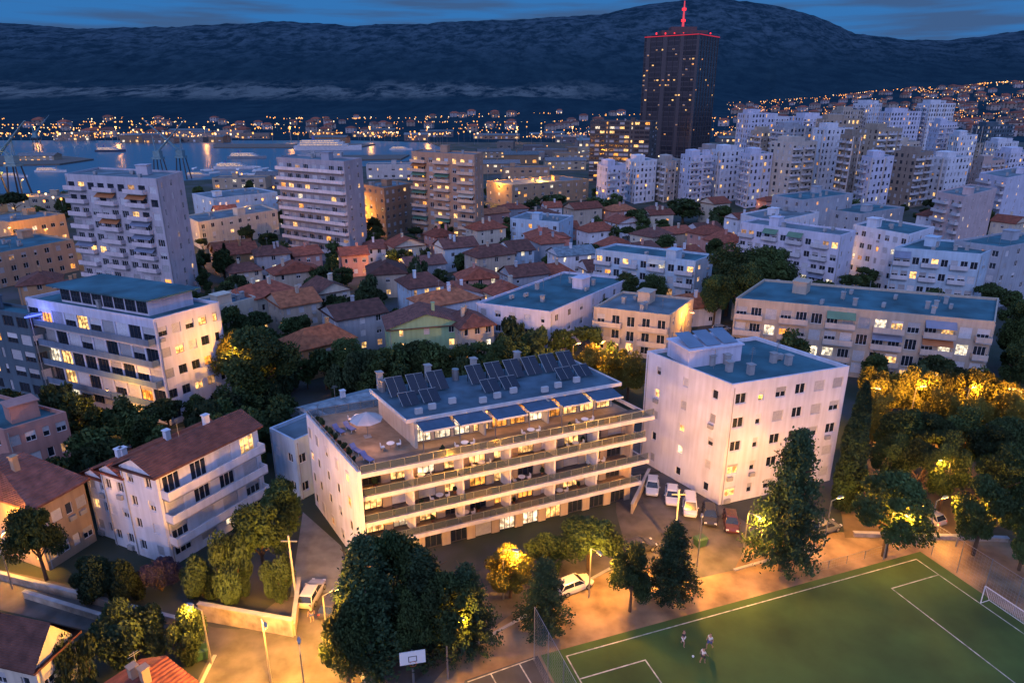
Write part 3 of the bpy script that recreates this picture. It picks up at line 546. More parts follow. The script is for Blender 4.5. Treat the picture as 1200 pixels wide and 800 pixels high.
pq=[Ql[1]*a+Ql[3]*b_ for a,b_ in ((.1,.08),(.92,.08),(.92,.86),(.1,.86))]; M().prism([(p.x,p.y) for p in pq],19.603,19.85).build('setback_roof',pm('flatroof_%d'%int(TEAL[0]*1000),TEAL),bl_)
A_=Ql[1]*.18+Ql[3]*.8; B_=Ql[1]*.18+Ql[3]*.12; a_=atan2((B_-A_).y,(B_-A_).x)
for i in range(8): x=(i+.5)*(B_-A_).length/8; me=winmesh(2.2,1.9,pick(.15),True,1); o=ob('window',me[0],bl_,(A_.x+x*cos(a_)+.06*sin(a_),A_.y+x*sin(a_)-.06*cos(a_),17.4),a_); ob('pane',me[1],o)
bd_,Qd,_=B('dark glass building at the left edge beside the white balconied block',15,(32,372),(60,366),(-90,352),5,DK,TEAL,(2,2,2,'w'),(8,2.6,2.3,'w'),.12,True,frd=1)
M().box(-.5,2.,-.5,-.3,15.1,15.3).build('blue_light_strip',em('neon_blue',(.1,.15,1),2.5),bd_); addl(bd_,(1,-1.5,15.5),350,(.15,.2,1))
B('pink brick building with teal roof at the left edge',9,(5,508),(78,486),(-90,480),3,(.36,.2,.18),TEAL,(4,1.2,1.4,'w'),(5,1.2,1.4,'w'),.12,True)
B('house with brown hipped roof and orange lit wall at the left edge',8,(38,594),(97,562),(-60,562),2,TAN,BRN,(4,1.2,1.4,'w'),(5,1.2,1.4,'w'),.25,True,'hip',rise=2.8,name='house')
B('beige house with brown roof in the bottom left corner',7,(40,782),(84,742),(-110,748),2,CREAM,BRN,(2,1.2,1.3,'w'),(5,1.2,1.3,'w'),.3,True,'gable',rise=2.8,name='house',axis=1)
B('small red tiled roof at the bottom edge beside the side road',3.5,(178,830),(220,800),(120,806),1,TAN,(.17,.05,.035),(2,.9,1.2,'w'),(2,.9,1.2,'w'),.1,True,'gable',rise=1.5,name='shed',cat='shed')
B('pale blue low building between the white house and the central building',8,(345,520),(400,496),(316,505),2,BLUE,RG,(4,1.2,1.3,'w'),(2,1.2,1.3,'w'),.1,True,clut=2,bigsh=False)
B('low building with light metal roof behind the central building',7.5,(372,492),(452,470),(350,478),2,WHITE,(.16,.22,.27),(4,1.2,1.3,'w'),(2,1.2,1.3,'w'),.15,True,'gable',rise=1.)
B('flat roofed white building with large teal roof behind the central building',9,(645,368),(738,328),(558,357),3,LAV,TEAL,(7,1.3,1.4,'w'),(5,1.3,1.4,'w'),.1,True,clut=14)
B('beige flat roofed block with balconies behind the central building',9,(785,372),(813,352),(696,362),3,BEIGE,RG,(3,1.2,1.4,'w'),(5,1.6,2.1,'g',(.45,.4,.36)),.12,True,clut=7)
B('long beige balconied apartment block at the right',12.5,(1166,380),(1170,352),(862,352),4,(.40,.35,.30),TEAL,(3,1.2,1.3,'w'),(16,1.9,2.,'g',(.48,.42,.38)),.22,True,clut=16)
B('light apartment tower at the left edge of the harbour view',31,(183,212),(214,203),(76,206),10,(.42,.41,.48),RG,(3,1.4,1.5,'w'),(9,2.2,1.7,'g',(.56,.50,.55)),.12,True,clut=6,name='apartment_tower')
B('white apartment tower left of centre',31,(403,191),(424,187),(324,186),10,(.32,.32,.38),RG,(2,1.4,1.5,'w'),(8,2.2,1.9,'b',(.66,.60,.63)),.2,True,clut=5,name='apartment_tower')
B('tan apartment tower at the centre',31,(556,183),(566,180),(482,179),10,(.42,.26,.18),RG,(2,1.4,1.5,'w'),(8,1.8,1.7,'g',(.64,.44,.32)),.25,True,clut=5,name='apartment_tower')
M2=[('white slab block right of the dark tree clump',16,(985,278),(1003,272),(868,262),5,LAV,RG,(2,1.2,1.4,'w'),(12,1.6,1.6,'g')),
('bright white block right of the white slab block',16,(1065,277),(1095,268),(1000,265),5,WHITE,TEAL,(3,1.2,1.4,'w'),(7,1.4,1.5,'w')),
('bluish block with teal roof above the long beige block',14,(1150,300),(1178,288),(1048,292),4,BLUE,TEAL,(3,1.2,1.4,'w'),(9,1.5,1.8,'g')),
('grey block with teal roof at the right edge',15,(1175,292),(1240,280),(1118,284),5,GREY,TEAL,(5,1.5,1.4,'w'),(4,1.4,1.5,'w')),
('bluish white block with lit windows left of the dark tree clump',12,(815,308),(836,300),(698,294),4,BLUE,TEAL,(2,1.2,1.4,'w'),(11,1.6,1.8,'g')),
('low flat white block behind the bluish white block',11,(905,262),(960,250),(868,252),3,WHITE,RG,(5,1.2,1.4,'w'),(3,1.2,1.4,'w')),
('low flat block before the white high rises',10,(1010,252),(1060,244),(965,246),3,GREY,TEAL,(5,1.2,1.4,'w'),(4,1.2,1.4,'w')),
('pink block below the high rises at the right',18,(1130,232),(1168,222),(1098,226),6,(.5,.4,.42),RG,(5,1.2,1.4,'w'),(4,1.3,1.5,'g')),
('white block at the right edge below the high rises',20,(1180,210),(1230,200),(1148,204),7,LAV,RG,(5,1.2,1.4,'w'),(4,1.3,1.5,'g')),
('blue white flat roofed building behind the pink houses',10,(655,262),(672,254),(598,257),3,BLUE,RG,(2,1.2,1.4,'w'),(6,1.3,1.4,'w')),
('long cream building with orange lit facade behind the left tower',9,(232,262),(325,247),(216,254),3,CREAM,RG,(9,1.4,1.5,'w'),(2,1.2,1.4,'w')),
('orange lit flat block at the left edge',9,(-10,300),(86,282),(-60,290),3,(.4,.28,.2),TEAL,(7,1.4,1.5,'w'),(2,1.2,1.4,'w')),  # lamplight on this block is put into its orange wall colour
('cream low house with hipped roof right of the left apartment block',8,(300,350),(345,338),(268,342),2,CREAM,RED,(3,1.2,1.4,'w'),(3,1.2,1.4,'w')),
('pale building with blue flat roof right of the left apartment block',8,(255,362),(300,350),(232,352),2,CREAM,(.05,.13,.2),(3,1.2,1.4,'w'),(2,1.2,1.4,'w')),
('brown office block with lit windows left of the tan tower',18,(450,222),(484,216),(424,217),6,(.3,.2,.14),RG,(5,1.6,1.4,'w'),(4,1.6,1.4,'w')),
('wide low hall with orange lights right of the tan tower',10,(600,218),(690,211),(570,213),3,(.3,.22,.15),RG,(9,1.8,1.4,'w'),(3,1.4,1.4,'w')),
('white hall with light roof right of the white tower',10,(250,234),(325,226),(225,228),3,BLUE,RG,(7,1.4,1.4,'w'),(3,1.4,1.4,'w')),
('orange lit warehouse left of the left tower',9,(10,262),(76,252),(-30,256),2,(.4,.28,.18),RG,(6,1.6,1.4,'w'),(3,1.4,1.4,'w')),  # warehouse wall colour includes the orange lamplight
('grey block behind the white slab block',15,(940,236),(1000,228),(905,230),5,GREY,TEAL,(5,1.2,1.4,'w'),(3,1.2,1.4,'w'))]
for r in M2:
    hip=r[7]==RED
    B(*r[:7],r[7],r[8],r[9] if len(r)>9 else None,.15,r[1]<13 or r[2][1]>255,'hip' if hip else 'flat',clut=7)
HS=[(455,386,12,8,3,'pale green',GREEN,BRN),(352,410,11,8,2,'orange lit',(.42,.26,.14),ORG),(515,352,9,8,0,'white',WHITE,RED),(432,322,9,9,3,'beige',BEIGE,BRN),(372,345,9,8,2,'cream',CREAM,BRN),(322,322,9,7,1,'beige',BEIGE,RED),(478,312,9,8,0,'grey',GREY,BRN),(540,328,10,8,3,'pink',PINK,RED),(622,280,12,9,3,'salmon pink',(.55,.22,.18),RED),(560,302,9,8,1,'beige',BEIGE,BRN),(600,325,9,7,0,'grey',GREY,BRN),(690,272,9,8,1,'white',WHITE,RED),(725,262,9,8,1,'white',WHITE,RED),(765,278,10,8,2,'cream',CREAM,BRN),(655,300,9,8,0,'white',WHITE,RG),(510,278,9,8,2,'pink',PINK,RED),(462,290,9,8,1,'cream',CREAM,RED),(430,292,8,8,0,'white',WHITE,BRN),(400,300,8,8,0,'pink',PINK,RED),(560,270,10,8,1,'cream',CREAM,RED),(600,295,8,8,1,'pale blue',BLUE,BRN),(640,325,8,7,2,'beige',BEIGE,RED),(690,318,8,8,3,'white',WHITE,BRN),(715,290,9,8,1,'grey',GREY,RED),(745,295,8,8,1,'pink',PINK,BRN),(300,300,9,8,1,'grey',GREY,BRN),(255,300,10,8,1,'beige',(.42,.26,.14),RED),(270,320,9,8,2,'cream',CREAM,BRN),(345,300,8,8,2,'pink',PINK,RED),(480,338,9,8,1,'white',BLUE,BRN),(395,375,9,8,2,'grey',GREY,BRN),(585,348,9,8,1,'cream',CREAM,RED),(820,270,10,8,1,'white',WHITE,BRN),(850,285,9,8,1,'pink',PINK,RED),(330,360,8,8,2,'beige',BEIGE,ORG),(540,385,8,7,0,'beige',BEIGE,BRN),(70,345,10,8,1,'orange lit',(.4,.24,.14),BRN),(20,335,10,8,1,'orange lit',(.4,.24,.14),BRN),(1190,262,10,8,1,'cream',CREAM,RED),(1100,255,9,8,1,'white',WHITE,RED)]  # orange lamplight is put into the wall colour of the orange lit houses
for i,(x,y,w_,d_,a_,cn,wc,rc) in enumerate(HS):
    h=[7.8,6.2,5.,6.4,8.4][i%5]; p0=Vector(G(x,y,h)); aa=radians([22,30,38,14][a_]+RN.uniform(-5,5)); u=Vector((cos(aa),sin(aa))); v=Vector((-u.y,u.x)); w_*=RN.uniform(.85,1.35); d_*=RN.uniform(.85,1.2)
    rn='red' if rc==RED else 'orange' if rc==ORG else 'grey' if rc==RG else 'brown'
    ty=['gable','hip'][i%2]; B('%s house with %s %s roof in the middle distance'%(cn,rn,'gabled' if ty=='gable' else 'hipped'),h,0,0,0,2 if h<7 else 3,wc,rc,(3,1.1,1.3,'w'),(3,1.,1.3,'w'),.17,y>300,ty,name='house',cat='house',group='red roofed houses',world=(p0,p0+u*w_,p0+v*d_),axis=RN.choice([0,0,1]),rise=RN.uniform(1.6,2.6))
hc=0
for tr in range(900):
    if hc>=36: break
    px=RN.uniform(200,900); py=RN.uniform(285,420) if RN.random()<.75 else RN.uniform(255,300)
    if px<300 and py>340: continue
    x,y=G(px,py); 
    if any(inside(x+a,y+b_,2.5) for a in(0,4,8) for b_ in(0,4,8)): continue
    p0=Vector((x,y)); aa=radians(RN.choice([16,22,28,36])); u=Vector((cos(aa),sin(aa))); v=Vector((-u.y,u.x)); wc=RN.choice([WHITE,CREAM,BEIGE,PINK,GREY,BLUE,WHITE]); rc=RN.choice([RED,BRN,RED,RED,ORG]); ty=RN.choice(['gable','hip'])
    cn={WHITE:'white',CREAM:'cream',BEIGE:'beige',PINK:'pink',GREY:'grey',BLUE:'pale blue'}[wc]; h=RN.choice([4.5,6,7.2,8.5])
    B('%s little house with %s %s roof in the old quarter'%(cn,'red' if rc==RED else 'orange' if rc==ORG else 'brown','gabled' if ty=='gable' else 'hipped'),h,0,0,0,2,wc,rc,(2,1.1,1.2,'w'),(2,1.,1.2,'w'),.16,False,ty,name='house',cat='house',group='little houses in the old quarter',world=(p0,p0+u*RN.uniform(7,14),p0+v*RN.uniform(6,9)),rise=RN.uniform(1.4,2.3)); hc+=1
CL=[(865,878,908,134,440,LAV),(905,918,952,150,400,GREY),(925,942,985,138,470,LAV),(957,968,1008,141,385,(.36,.29,.23)),(1000,1018,1034,122,520,WHITE),(1006,1030,1058,152,370,(.32,.27,.22)),(1030,1045,1080,132,480,LAV),(1075,1090,1120,122,500,WHITE),
(1048,1075,1094,180,330,(.26,.21,.18)),(1088,1112,1138,186,340,WHITE),(1115,1130,1152,170,430,(.28,.24,.19)),(700,712,734,196,330,LAV),(734,746,770,190,345,WHITE),(768,780,800,190,350,(.42,.37,.34)),(798,810,835,184,340,LAV),(834,846,872,178,350,WHITE),(868,880,906,182,330,LAV),(903,930,958,168,330,(.46,.42,.38)),(953,970,1000,152,345,WHITE),(985,1000,1012,160,320,(.28,.23,.19)),(1140,1152,1178,190,380,(.45,.34,.32)),(1165,1185,1218,180,400,LAV),(1010,1022,1048,186,300,LAV),(1038,1052,1078,168,400,(.46,.41,.36)),(1140,1155,1190,148,560,DK),
(880,892,915,155,420,(.40,.34,.28)),(1090,1102,1122,145,430,LAV),(1112,1124,1146,160,400,WHITE),(975,988,1012,130,500,(.42,.36,.3)),(886,900,928,138,520,WHITE),(1155,1170,1194,168,470,WHITE),(818,830,850,176,420,(.34,.32,.34))]
for i,(xl,xa,xr,yt,d,wc) in enumerate(CL):
    h=zat(yt,d); h=max(h,14); ns=int(round(h/3)); a0=at(xa,d,h); r0=at(xr,d*1.03,h); l0=at(xl,d*1.04,h)
    nf=max(2,int((Vector(r0)-Vector(a0)).length/3.)); nl=max(2,int((Vector(l0)-Vector(a0)).length/3.2))
    cn='white' if wc in(WHITE,LAV) else 'dark' if wc==DK else 'grey' if wc==GREY else 'beige'
    hr,Qh,_=B('tall %s high rise slab in the cluster at the right'%cn if xa>860 else 'tall %s high rise slab below the dark skyscraper'%cn,h,0,0,0,ns,wc,RG,(nf,1.6,1.7,['w','v','g'][i%3]),(nl,1.5,1.7,['v','g','w'][i%3]),.1,False,name='high_rise',group='high rises',world=(a0,r0,l0),clut=4,frd=1)
    pq=[Qh[1]*a+Qh[3]*b_ for a,b_ in ((.1,.2),(.5,.2),(.5,.8),(.1,.8))]; M().prism([(p.x,p.y) for p in pq],h+.03,h+2.8).build('roof_house',wallm(wc),hr)
d=430; h=zat(143,d); B('broad office block with rows of yellow windows left of the skyscraper',h,0,0,0,14,(.07,.065,.07),RG,(3,3,1.7,'w'),(12,3.,1.5,'w'),.25,False,name='office_building',world=(at(762,d,h),at(771,d*1.05,h),at(692,d*1.03,h)),clut=3,frd=1)
d=560.; h=zat(38,d); a0=Vector(at(820,d,h)); l0=Vector(at(756,d*1.05,h)); r0=Vector(at(843,d*1.05,h))
sk=thing('skyscraper','dark glass skyscraper with red lit crown and mast','skyscraper',(a0.x,a0.y,0)); q=[Vector((0,0)),r0-a0,(r0-a0)+(l0-a0),l0-a0]
cm,N,L,b=nodes('curtain_wall'); b.inputs['Roughness'].default_value=.15; b.inputs['Specular IOR Level'].default_value=.35; tc=N.new('ShaderNodeTexCoord'); ge=N.new('ShaderNodeSeparateXYZ'); L.new(tc.outputs['Object'],ge.inputs[0])
ad=N.new('ShaderNodeMath'); ad.operation='ADD'; L.new(ge.outputs[0],ad.inputs[0]); L.new(ge.outputs[1],ad.inputs[1]); cx=N.new('ShaderNodeCombineXYZ'); L.new(ad.outputs[0],cx.inputs[0]); L.new(ge.outputs[2],cx.inputs[1])
br=N.new('ShaderNodeTexBrick'); br.offset=0; br.inputs['Scale'].default_value=1; br.inputs['Brick Width'].default_value=2.4; br.inputs['Row Height'].default_value=3.7; br.inputs['Mortar Size'].default_value=.32; br.inputs['Color1'].default_value=(.012,.015,.024,1); br.inputs['Color2'].default_value=(.035,.034,.045,1); br.inputs['Mortar'].default_value=(.06,.055,.065,1)
L.new(cx.outputs[0],br.inputs['Vector']); L.new(br.outputs['Color'],b.inputs['Base Color'])
M().prism([(p.x,p.y) for p in q],0,h).build('wall',cm,sk)
nfl=int(h/3.7)-1
for i in (0,3):
    A_,B_=q[i],q[(i+1)%4]; ln_=(B_-A_).length; a_=atan2((B_-A_).y,(B_-A_).x); used=set()
    for k in range(46 if i==3 else 10):
        n=int(ln_/2.4); c=RN.randrange(n); fl=RN.randrange(nfl//2,nfl) if RN.random()<.6 else RN.randrange(3,nfl)
        if (c,fl) in used: continue
        used.add((c,fl)); me=winmesh(1.7,1.1,RN.choice(['warm','amber','dim','warm','dim','dim']),False,1)
        x=(c+.5)*2.4; ob('window',me[0],sk,(A_.x+x*cos(a_)+.1*sin(a_),A_.y+x*sin(a_)-.1*cos(a_),fl*3.7+.9),a_)
    M().at(A_.x,A_.y,a_).box(0,ln_,-.6,-.3,h-1.5,h-1.).build('crown_light',em('crown_red',(.9,.03,.06),.6),sk)
    for k in range(0,int(ln_),5): M().at(A_.x,A_.y,a_).box(k,k+.3,-.4,-.003,0,h-2).build('fin',pm('tower_fin',(.05,.05,.06),.4),sk)
cc=(q[0]+q[2])/2; m=M().at(cc.x,cc.y); m.box(-18,18,-8,8,h,h+3); m.box(-10,10,-5,5,h+3,h+6); m.build('plant_room',pm('plant_room_dark',(.1,.05,.06)),sk)
M().tube((cc.x,cc.y,h+6),(cc.x,cc.y,zat(-5,d)),1.,.4,8).build('mast',em('mast_red',(.9,.06,.08),.7),sk)
for z in (h+10,h+18): M().tube((cc.x,cc.y,z),(cc.x,cc.y,z+1.6),1.6,1.6,10).build('beacon',bulbr,sk)
for i in range(7): m=M(); x=cc.x-22+i*7; m.tube((x,cc.y-8,h),(x,cc.y-8,h+1.4),.5,.5,6); m.build('beacon',bulbr,sk)
# ---------------------------------------------------------------- street lamps
LMESH=None; SOD=(1,.40,.035)
def lamp(px,py,label,h=8,e=0,wht=False,group='street lamps',rz=0):
    X,Y=G(px,py); t=thing('street_lamp',label,'street lamp',(X,Y,0),rz,group); global LMESH
    if LMESH is None:
        p=M().tube((0,0,0),(0,0,1),.09,.06,8).mesh('pole',metal); a_=M().tube((0,0,0),(1.1,0,.25),.045,.04,6).mesh('arm',metal)
        hd=M().loft([[(.9,-.1,.2),(.9,.1,.2),(.9,.1,.3),(.9,-.1,.3)],[(1.2,-.16,.2),(1.2,.16,.2),(1.2,.14,.36),(1.2,-.14,.36)],[(1.65,-.1,.2),(1.65,.1,.2),(1.65,.08,.3),(1.65,-.08,.3)]]).mesh('lamp_head',metal)
        LMESH=(p,a_,hd,[M().box(1.,1.58,-.1,.1,.14,.195).mesh('lens',bb) for bb in (bulb,bulbw)])
    p=ob('pole',LMESH[0],t); p.scale=(1,1,h); ob('arm',LMESH[1],t,(0,0,h)); hd=ob('lamp_head',LMESH[2],t,(0,0,h)); ob('lens',LMESH[3][1 if wht else 0],hd)
    if e: addl(t,(1.3,0,h-.1),e,(1,.8,.55) if wht else SOD,.2)
    return t
for a in [(318,800,'street lamp at the bottom beside the orange street',7,17000),(362,845,'street lamp at the bottom edge right of the first one',7,13000),(248,778,'street lamp beside the white retaining wall',6,6500),(590,702,'street lamp on the sandy strip below the central building',6,9000),(815,680,'street lamp at the end of the parking road',7,13000),(870,655,'street lamp behind the tallest conifer',6,7500),(1035,655,'street lamp under the broad tree behind the pitch',6,7500),(525,795,'street lamp near the basketball hoop',6,3500),(1120,640,'street lamp behind the pitch at the right',6,5000),(690,700,'street lamp beside the white car',6,6500),(965,640,'street lamp behind the pitch between the conifer and the broad tree',6,5500),
 (385,760,'street lamp on the orange street left of the conifers',6,8000),(15,690,'street lamp glowing beside the orange lit house at the left',6,9000),(284,492,'street lamp glowing before the gold lit tree at the left',12.,7500),(352,398,'street lamp among the houses left of centre',7,8000),(700,468,'street lamp glowing behind the central building',10,15000),(670,462,'left street lamp behind the central building',9,8000),(1005,520,'street lamp in the row of golden trees, first from the left',9,6500),(1060,520,'street lamp in the row of golden trees, second from the left',9,6500),(1120,522,'street lamp in the row of golden trees, third from the left',9,6500),(1180,525,'street lamp in the row of golden trees, fourth from the left',9,6500),(1100,600,'street lamp in the park among the pines',7,4000),
 (975,330,'street lamp beside the white slab block',9,4000),(1010,335,'street lamp between the white blocks at the right',9,9000),(420,275,'street lamp right of the white tower',9,14000),(215,300,'street lamp right of the left tower',9,14000),(60,300,'street lamp left of the left tower',9,15000),(630,236,'street lamp before the wide low hall',12,26000),(580,240,'street lamp right of the tan tower',12,22000),(255,275,'street lamp before the long cream building',9,12000),(300,272,'second street lamp before the long cream building',9,12000),(850,255,'street lamp before the high rises',7,4000),(140,510,'street lamp below the left balconied block',7,3500),(1085,640,'street lamp at the edge of the sandy strip',6,3500),(470,250,'street lamp left of the tan tower',9,14000),(450,330,'street lamp between the houses at the centre',7,6000),(30,240,'street lamp by the harbour at the left',12,24000),(15,300,'street lamp at the left edge before the flat block',9,11000),(800,410,'street lamp on the back road by the tree clump',8,3500)]:
    lamp(*a[:3],a[3],a[4],rz=RN.uniform(-1,3))
pm_=M().tube((0,0,0),(0,0,1),.12,.1,5).mesh('pole',metal)
bms=[M().tube((0,0,-.5),(0,0,.5),.35,.5,6).mesh('lamp_head',q) for q in (farb,farb,farw)]
def farlamp(X,Y,z,label,sz,h=10,share=True):
    t=thing('street_lamp',label,'street lamp',(X,Y,z),0,'distant lamps',share); p=ob('pole',pm_,t); p.scale=(1,1,h); o=ob('lamp_head',RN.choice(bms),t,(0,0,h)); o.scale=(sz,sz,sz)
for i in range(80):
    px=RN.uniform(0,860); py=RN.uniform(205,262) if px<600 else RN.uniform(176,250); X,Y=G(px,py); farlamp(X,Y,0,'small sodium street lamp in the city before the harbour',.9,9)
for i in range(170):
    px=RN.uniform(-20,900); Y=RN.choice([845,850,850,900,960,1050,1200])+RN.uniform(-8,30); X=at(px,Y)[0]; farlamp(X,Y,T(X,Y),'tiny orange lamp on the far shore of the harbour',RN.uniform(1,2.2),12)
m=M()
for i in range(3400):
    if i<1500: px=850+RN.random()**.8*400; Y=RN.uniform(1050,2150)
    else: px=RN.uniform(-20,900); Y=RN.choice([900,950,1000,1000,1150,1300,1450,1600])+RN.gauss(0,20)
    if noise.noise(Vector((px*.015,Y*.006,0)))<-.1+(.06 if px<850 else 0): continue
    X=at(px,Y)[0]; z=T(X,Y)+7; s=RN.uniform(.25,.8)*Y/1200*(1.25 if px<850 else .95); m.tube((X,Y,z-s),(X,Y,z+s),s*.7,s*.7,4,m=0 if RN.random()<.8 else 1)
o=m.build('distant_city_lights',[farb,farw]); o['kind']='stuff'; tag(o,'carpet of tiny orange lights over the far shore and hillside','lights',None,True)
protos=[]
for i,(wc,rc) in enumerate([((.3,.3,.34),RED),((.28,.26,.26),BRN),((.22,.19,.18),RED)]):
    r_,_,_=block('x',7,0,0,0,2,wc,rc,(2,1.6,1.4,'w'),(2,1.6,1.4,'w'),.3,False,'hip',name='house',cat='house',world=(Vector((0,0)),Vector((12,0)),Vector((0,10))))
    TH.pop(); kids=[(c,list(c.children)) for c in r_.children]; protos.append((r_,kids))
for i in range(290):
    if i<210: px=850+RN.random()**.8*380; Y=RN.uniform(1000,2000)
    else: px=RN.uniform(0,850); Y=RN.uniform(1000,1700)
    X=at(px,Y)[0]; r_,k=protos[i%3]; s=RN.uniform(1,1.6); dup(r_,[(a,[]) for a,b in k if a.name.startswith(('wall','roof'))],(X,Y,T(X,Y)-.5),RN.uniform(-.4,.6),(s,s,s),'small pale house on the far hillside at the right' if i<210 else 'small pale house on the far shore','houses on the far shore and hillside',True)
for r_,k in protos:
    for c,b in k:
        for q in b: bpy.data.objects.remove(q)
        bpy.data.objects.remove(c)
    bpy.data.objects.remove(r_)
for i in range(38):
    if i<30: px=RN.uniform(-10,860); Y=RN.uniform(870,1050)
    else: px=RN.uniform(520,690); Y=RN.uniform(560,820)
    x,y=at(px,Y); ln_=RN.uniform(18,55) if i<30 else RN.uniform(15,30); h=RN.uniform(5,10); p0=Vector((x,y)); a_=RN.uniform(-.15,.2); u=Vector((cos(a_),sin(a_))); v=Vector((-u.y,u.x))
    B('long low warehouse on the far quay' if i<30 else 'low port shed between the tan tower and the office block',h,0,0,0,1,RN.choice([(.14,.13,.13),(.2,.19,.2),(.1,.1,.12),(.2,.14,.1)]),RG,(int(ln_/7),3,2.5,'w'),None,.4,False,RN.choice(['flat','gable']),name='warehouse',cat='warehouse',group='warehouses on the far quay' if i<30 else 'port sheds',world=(p0,p0+u*ln_,p0+v*18),clut=0,share=i<30)
for i in range(9):
    t=thing('light_mast','tall floodlight mast on the far quay','floodlight',(*at(60+i*90+RN.uniform(-20,20),905),0),0,'quay floodlights',True); M().tube((0,0,0),(0,0,18),.4,.25,6).build('pole',metal,t); M().box(-1.,1.,-.4,.4,18,18.9).build('lamp_head',em('flood',(1,.5,.15),4),t); addl(t,(0,-1,17),16000,(1,.4,.08),1.5)
for i,(px,py) in enumerate([(250,222),(300,218),(590,212),(640,200),(430,210),(560,204),(10,248),(500,200),(650,192),(20,190),(360,187),(560,186),(680,186)]):
    x,y=G(px,py); p0=Vector((x,y)); u=Vector((cos(.1),sin(.1))); v=Vector((-u.y,u.x)); h=[6,6,8,7,9,7,6,8,8,5,5,6,9][i]
    B('low harbour building between the towers and the quay',h,0,0,0,2,[(.3,.27,.22),(.34,.36,.4),(.26,.2,.15)][i%3],(.14,.15,.17),(6,2.2,1.6,'w'),(2,1.5,1.4,'w'),.3,False,['flat','gable'][i%2],name='harbour_building',group='low harbour buildings',world=(p0,p0+u*30,p0+v*14),clut=1)
def crane(px,py,label,s=1,fl=1):
    x,y=G(px,py); t=thing('harbour_crane',label,'crane',(x,y,0),0,'harbour cranes'); t.scale=(s*fl,s,s)
    for a_ in (-4,4):
        for b_ in (-4,4): M().tube((a_,b_,0),(a_*.6,b_*.6,16),.5,.4,6).build('leg',dmetal,t)
    M().box(-3.4,3.4,-3.4,3.4,16,17.5).box(-2.5,2.5,-2.5,2.5,17.6,22).build('cab',pm('crane_blue',(.12,.24,.3)),t)
    m=M(); 
    for dy in (-1.2,1.2): m.tube((1,dy,22),(24,dy*.2,44),.45,.3,5); m.tube((-1,dy,22),(-2,0,34),.35,.25,5)
    for i in range(8): f=i/8; m.tube((1+23*f,-1.2+.9*f,22+22*f),(1+23*(f+.12),1.2-f,22+22*(f+.12)),.2,.2,4)
    m.build('jib',pm('crane_blue',(.12,.24,.3)),t); M().tube((-2,0,34),(24,0,44),.14,.14,4).build('stay',dmetal,t)
crane(0,240,'blue harbour crane at the left edge, nearest one',.9); crane(24,228,'blue harbour crane at the left edge, second one',.95,-1); crane(190,212,'harbour crane behind the left tower, left one',.85); crane(216,210,'harbour crane behind the left tower, right one',.85,-1); crane(680,178,'harbour crane left of the office block',.7); crane(45,176,'small harbour crane on the far side at the left',.8)
def ship(px,py,L_,label,hc=(.55,.55,.6),rz=.05):
    x,y=G(px,py); t=thing('ship',label,'ship',(x,y,.1),rz,'ships in the harbour'); w_=L_*.09
    st=[(-.5,.8,.9),(-.3,1,.85),(.2,1,.85),(.4,.6,.95),(.5,.05,1.1)]; m=M(); hh=L_*.07
    m.loft([[(a_*L_,-w_*b_*.8,0),(a_*L_,w_*b_*.8,0),(a_*L_,w_*b_,hh*c_),(a_*L_,-w_*b_,hh*c_)] for a_,b_,c_ in st]); m.build('hull',pm('hull%d'%int(hc[2]*100),hc,.5),t)
    m=M()
    for k in range(3): m.box(-.44*L_+k*L_*.03,.3*L_-k*L_*.06,-w_*(.85-.1*k),w_*(.85-.1*k),hh*.9+k*L_*.028+.01,hh*.9+(k+1)*L_*.028)
    m.build('superstructure',pm('ship_paint',(.4,.42,.46),.5),t); M().tube((-.2*L_,0,hh),(-.22*L_,0,hh+L_*.14),L_*.02,L_*.018,8).build('funnel',pm('funnel',(.1,.12,.3)),t); M().tube((.2*L_,0,hh),(.2*L_,0,hh+L_*.16),.2,.1,5).build('mast',metal,t)
    for k in range(3): M().box(-.4*L_,.22*L_-k*L_*.06,-w_*(.85-.1*k)-.15,-w_*(.85-.1*k)-.02,hh*.9+(k+.45)*L_*.028,hh*.9+(k+.6)*L_*.028).build('window_band',LIT['warm'],t)
ship(275,198,30,'white ferry moored in the harbour right of the left tower'); ship(232,206,16,'small white ship by the near quay'); ship(385,176,70,'long lit ferry in mid harbour'); ship(470,176,24,'white ship right of the white tower'); ship(60,202,22,'white ship at the left of the harbour'); ship(130,178,30,'dark hulled ship before the far quay',(.05,.06,.1)); ship(290,186,34,'grey ship behind the white tower',(.2,.22,.26)); ship(15,208,20,'small ship by the blue cranes')
for i in range(20):
    x,y=G(225+RN.uniform(0,95),RN.uniform(192,206)); t=thing('sailing_boat','small moored boat in the marina beside the white tower','boat',(x,y,.1),RN.uniform(0,3),'marina boats',True); t.scale=(.8,.8,.8); M().loft([[(-4,-1,.1),(-4,1,.1),(-4,1.2,1.2),(-4,-1.2,1.2)],[(1,-1.2,.1),(1,1.2,.1),(1,1.4,1.3),(1,-1.4,1.3)],[(5,-.05,.3),(5,.05,.3),(5,.1,1.6),(5,-.1,1.6)]]).build('hull',white,t); M().tube((0,0,1),(0,0,11),.09,.06,5).build('mast',metal,t)
tc_=0
for tr in range(5000):
    if tc_>=295: break
    zone=RN.random()
    px,py=(RN.uniform(200,900),RN.uniform(270,470)) if zone<.66 else (RN.uniform(-20,900),RN.uniform(225,290)) if zone<.78 else (RN.uniform(840,1220),RN.uniform(255,480)) if zone<.92 else (RN.uniform(-20,340),RN.uniform(480,620))
    x,y=G(px,py)
    if inside(x,y,3.) or (722<px<870 and py>380) or (940<px<1010 and py>440) : continue
    s=RN.uniform(.7,1.3); treew(x,y,5.5*s+RN.uniform(0,2.5),2.9*s,RN.choice(['round','round','round','umbrella','bush']),'dark tree filling the gaps between the city houses',False,'trees in the gaps between houses',True); tc_+=1
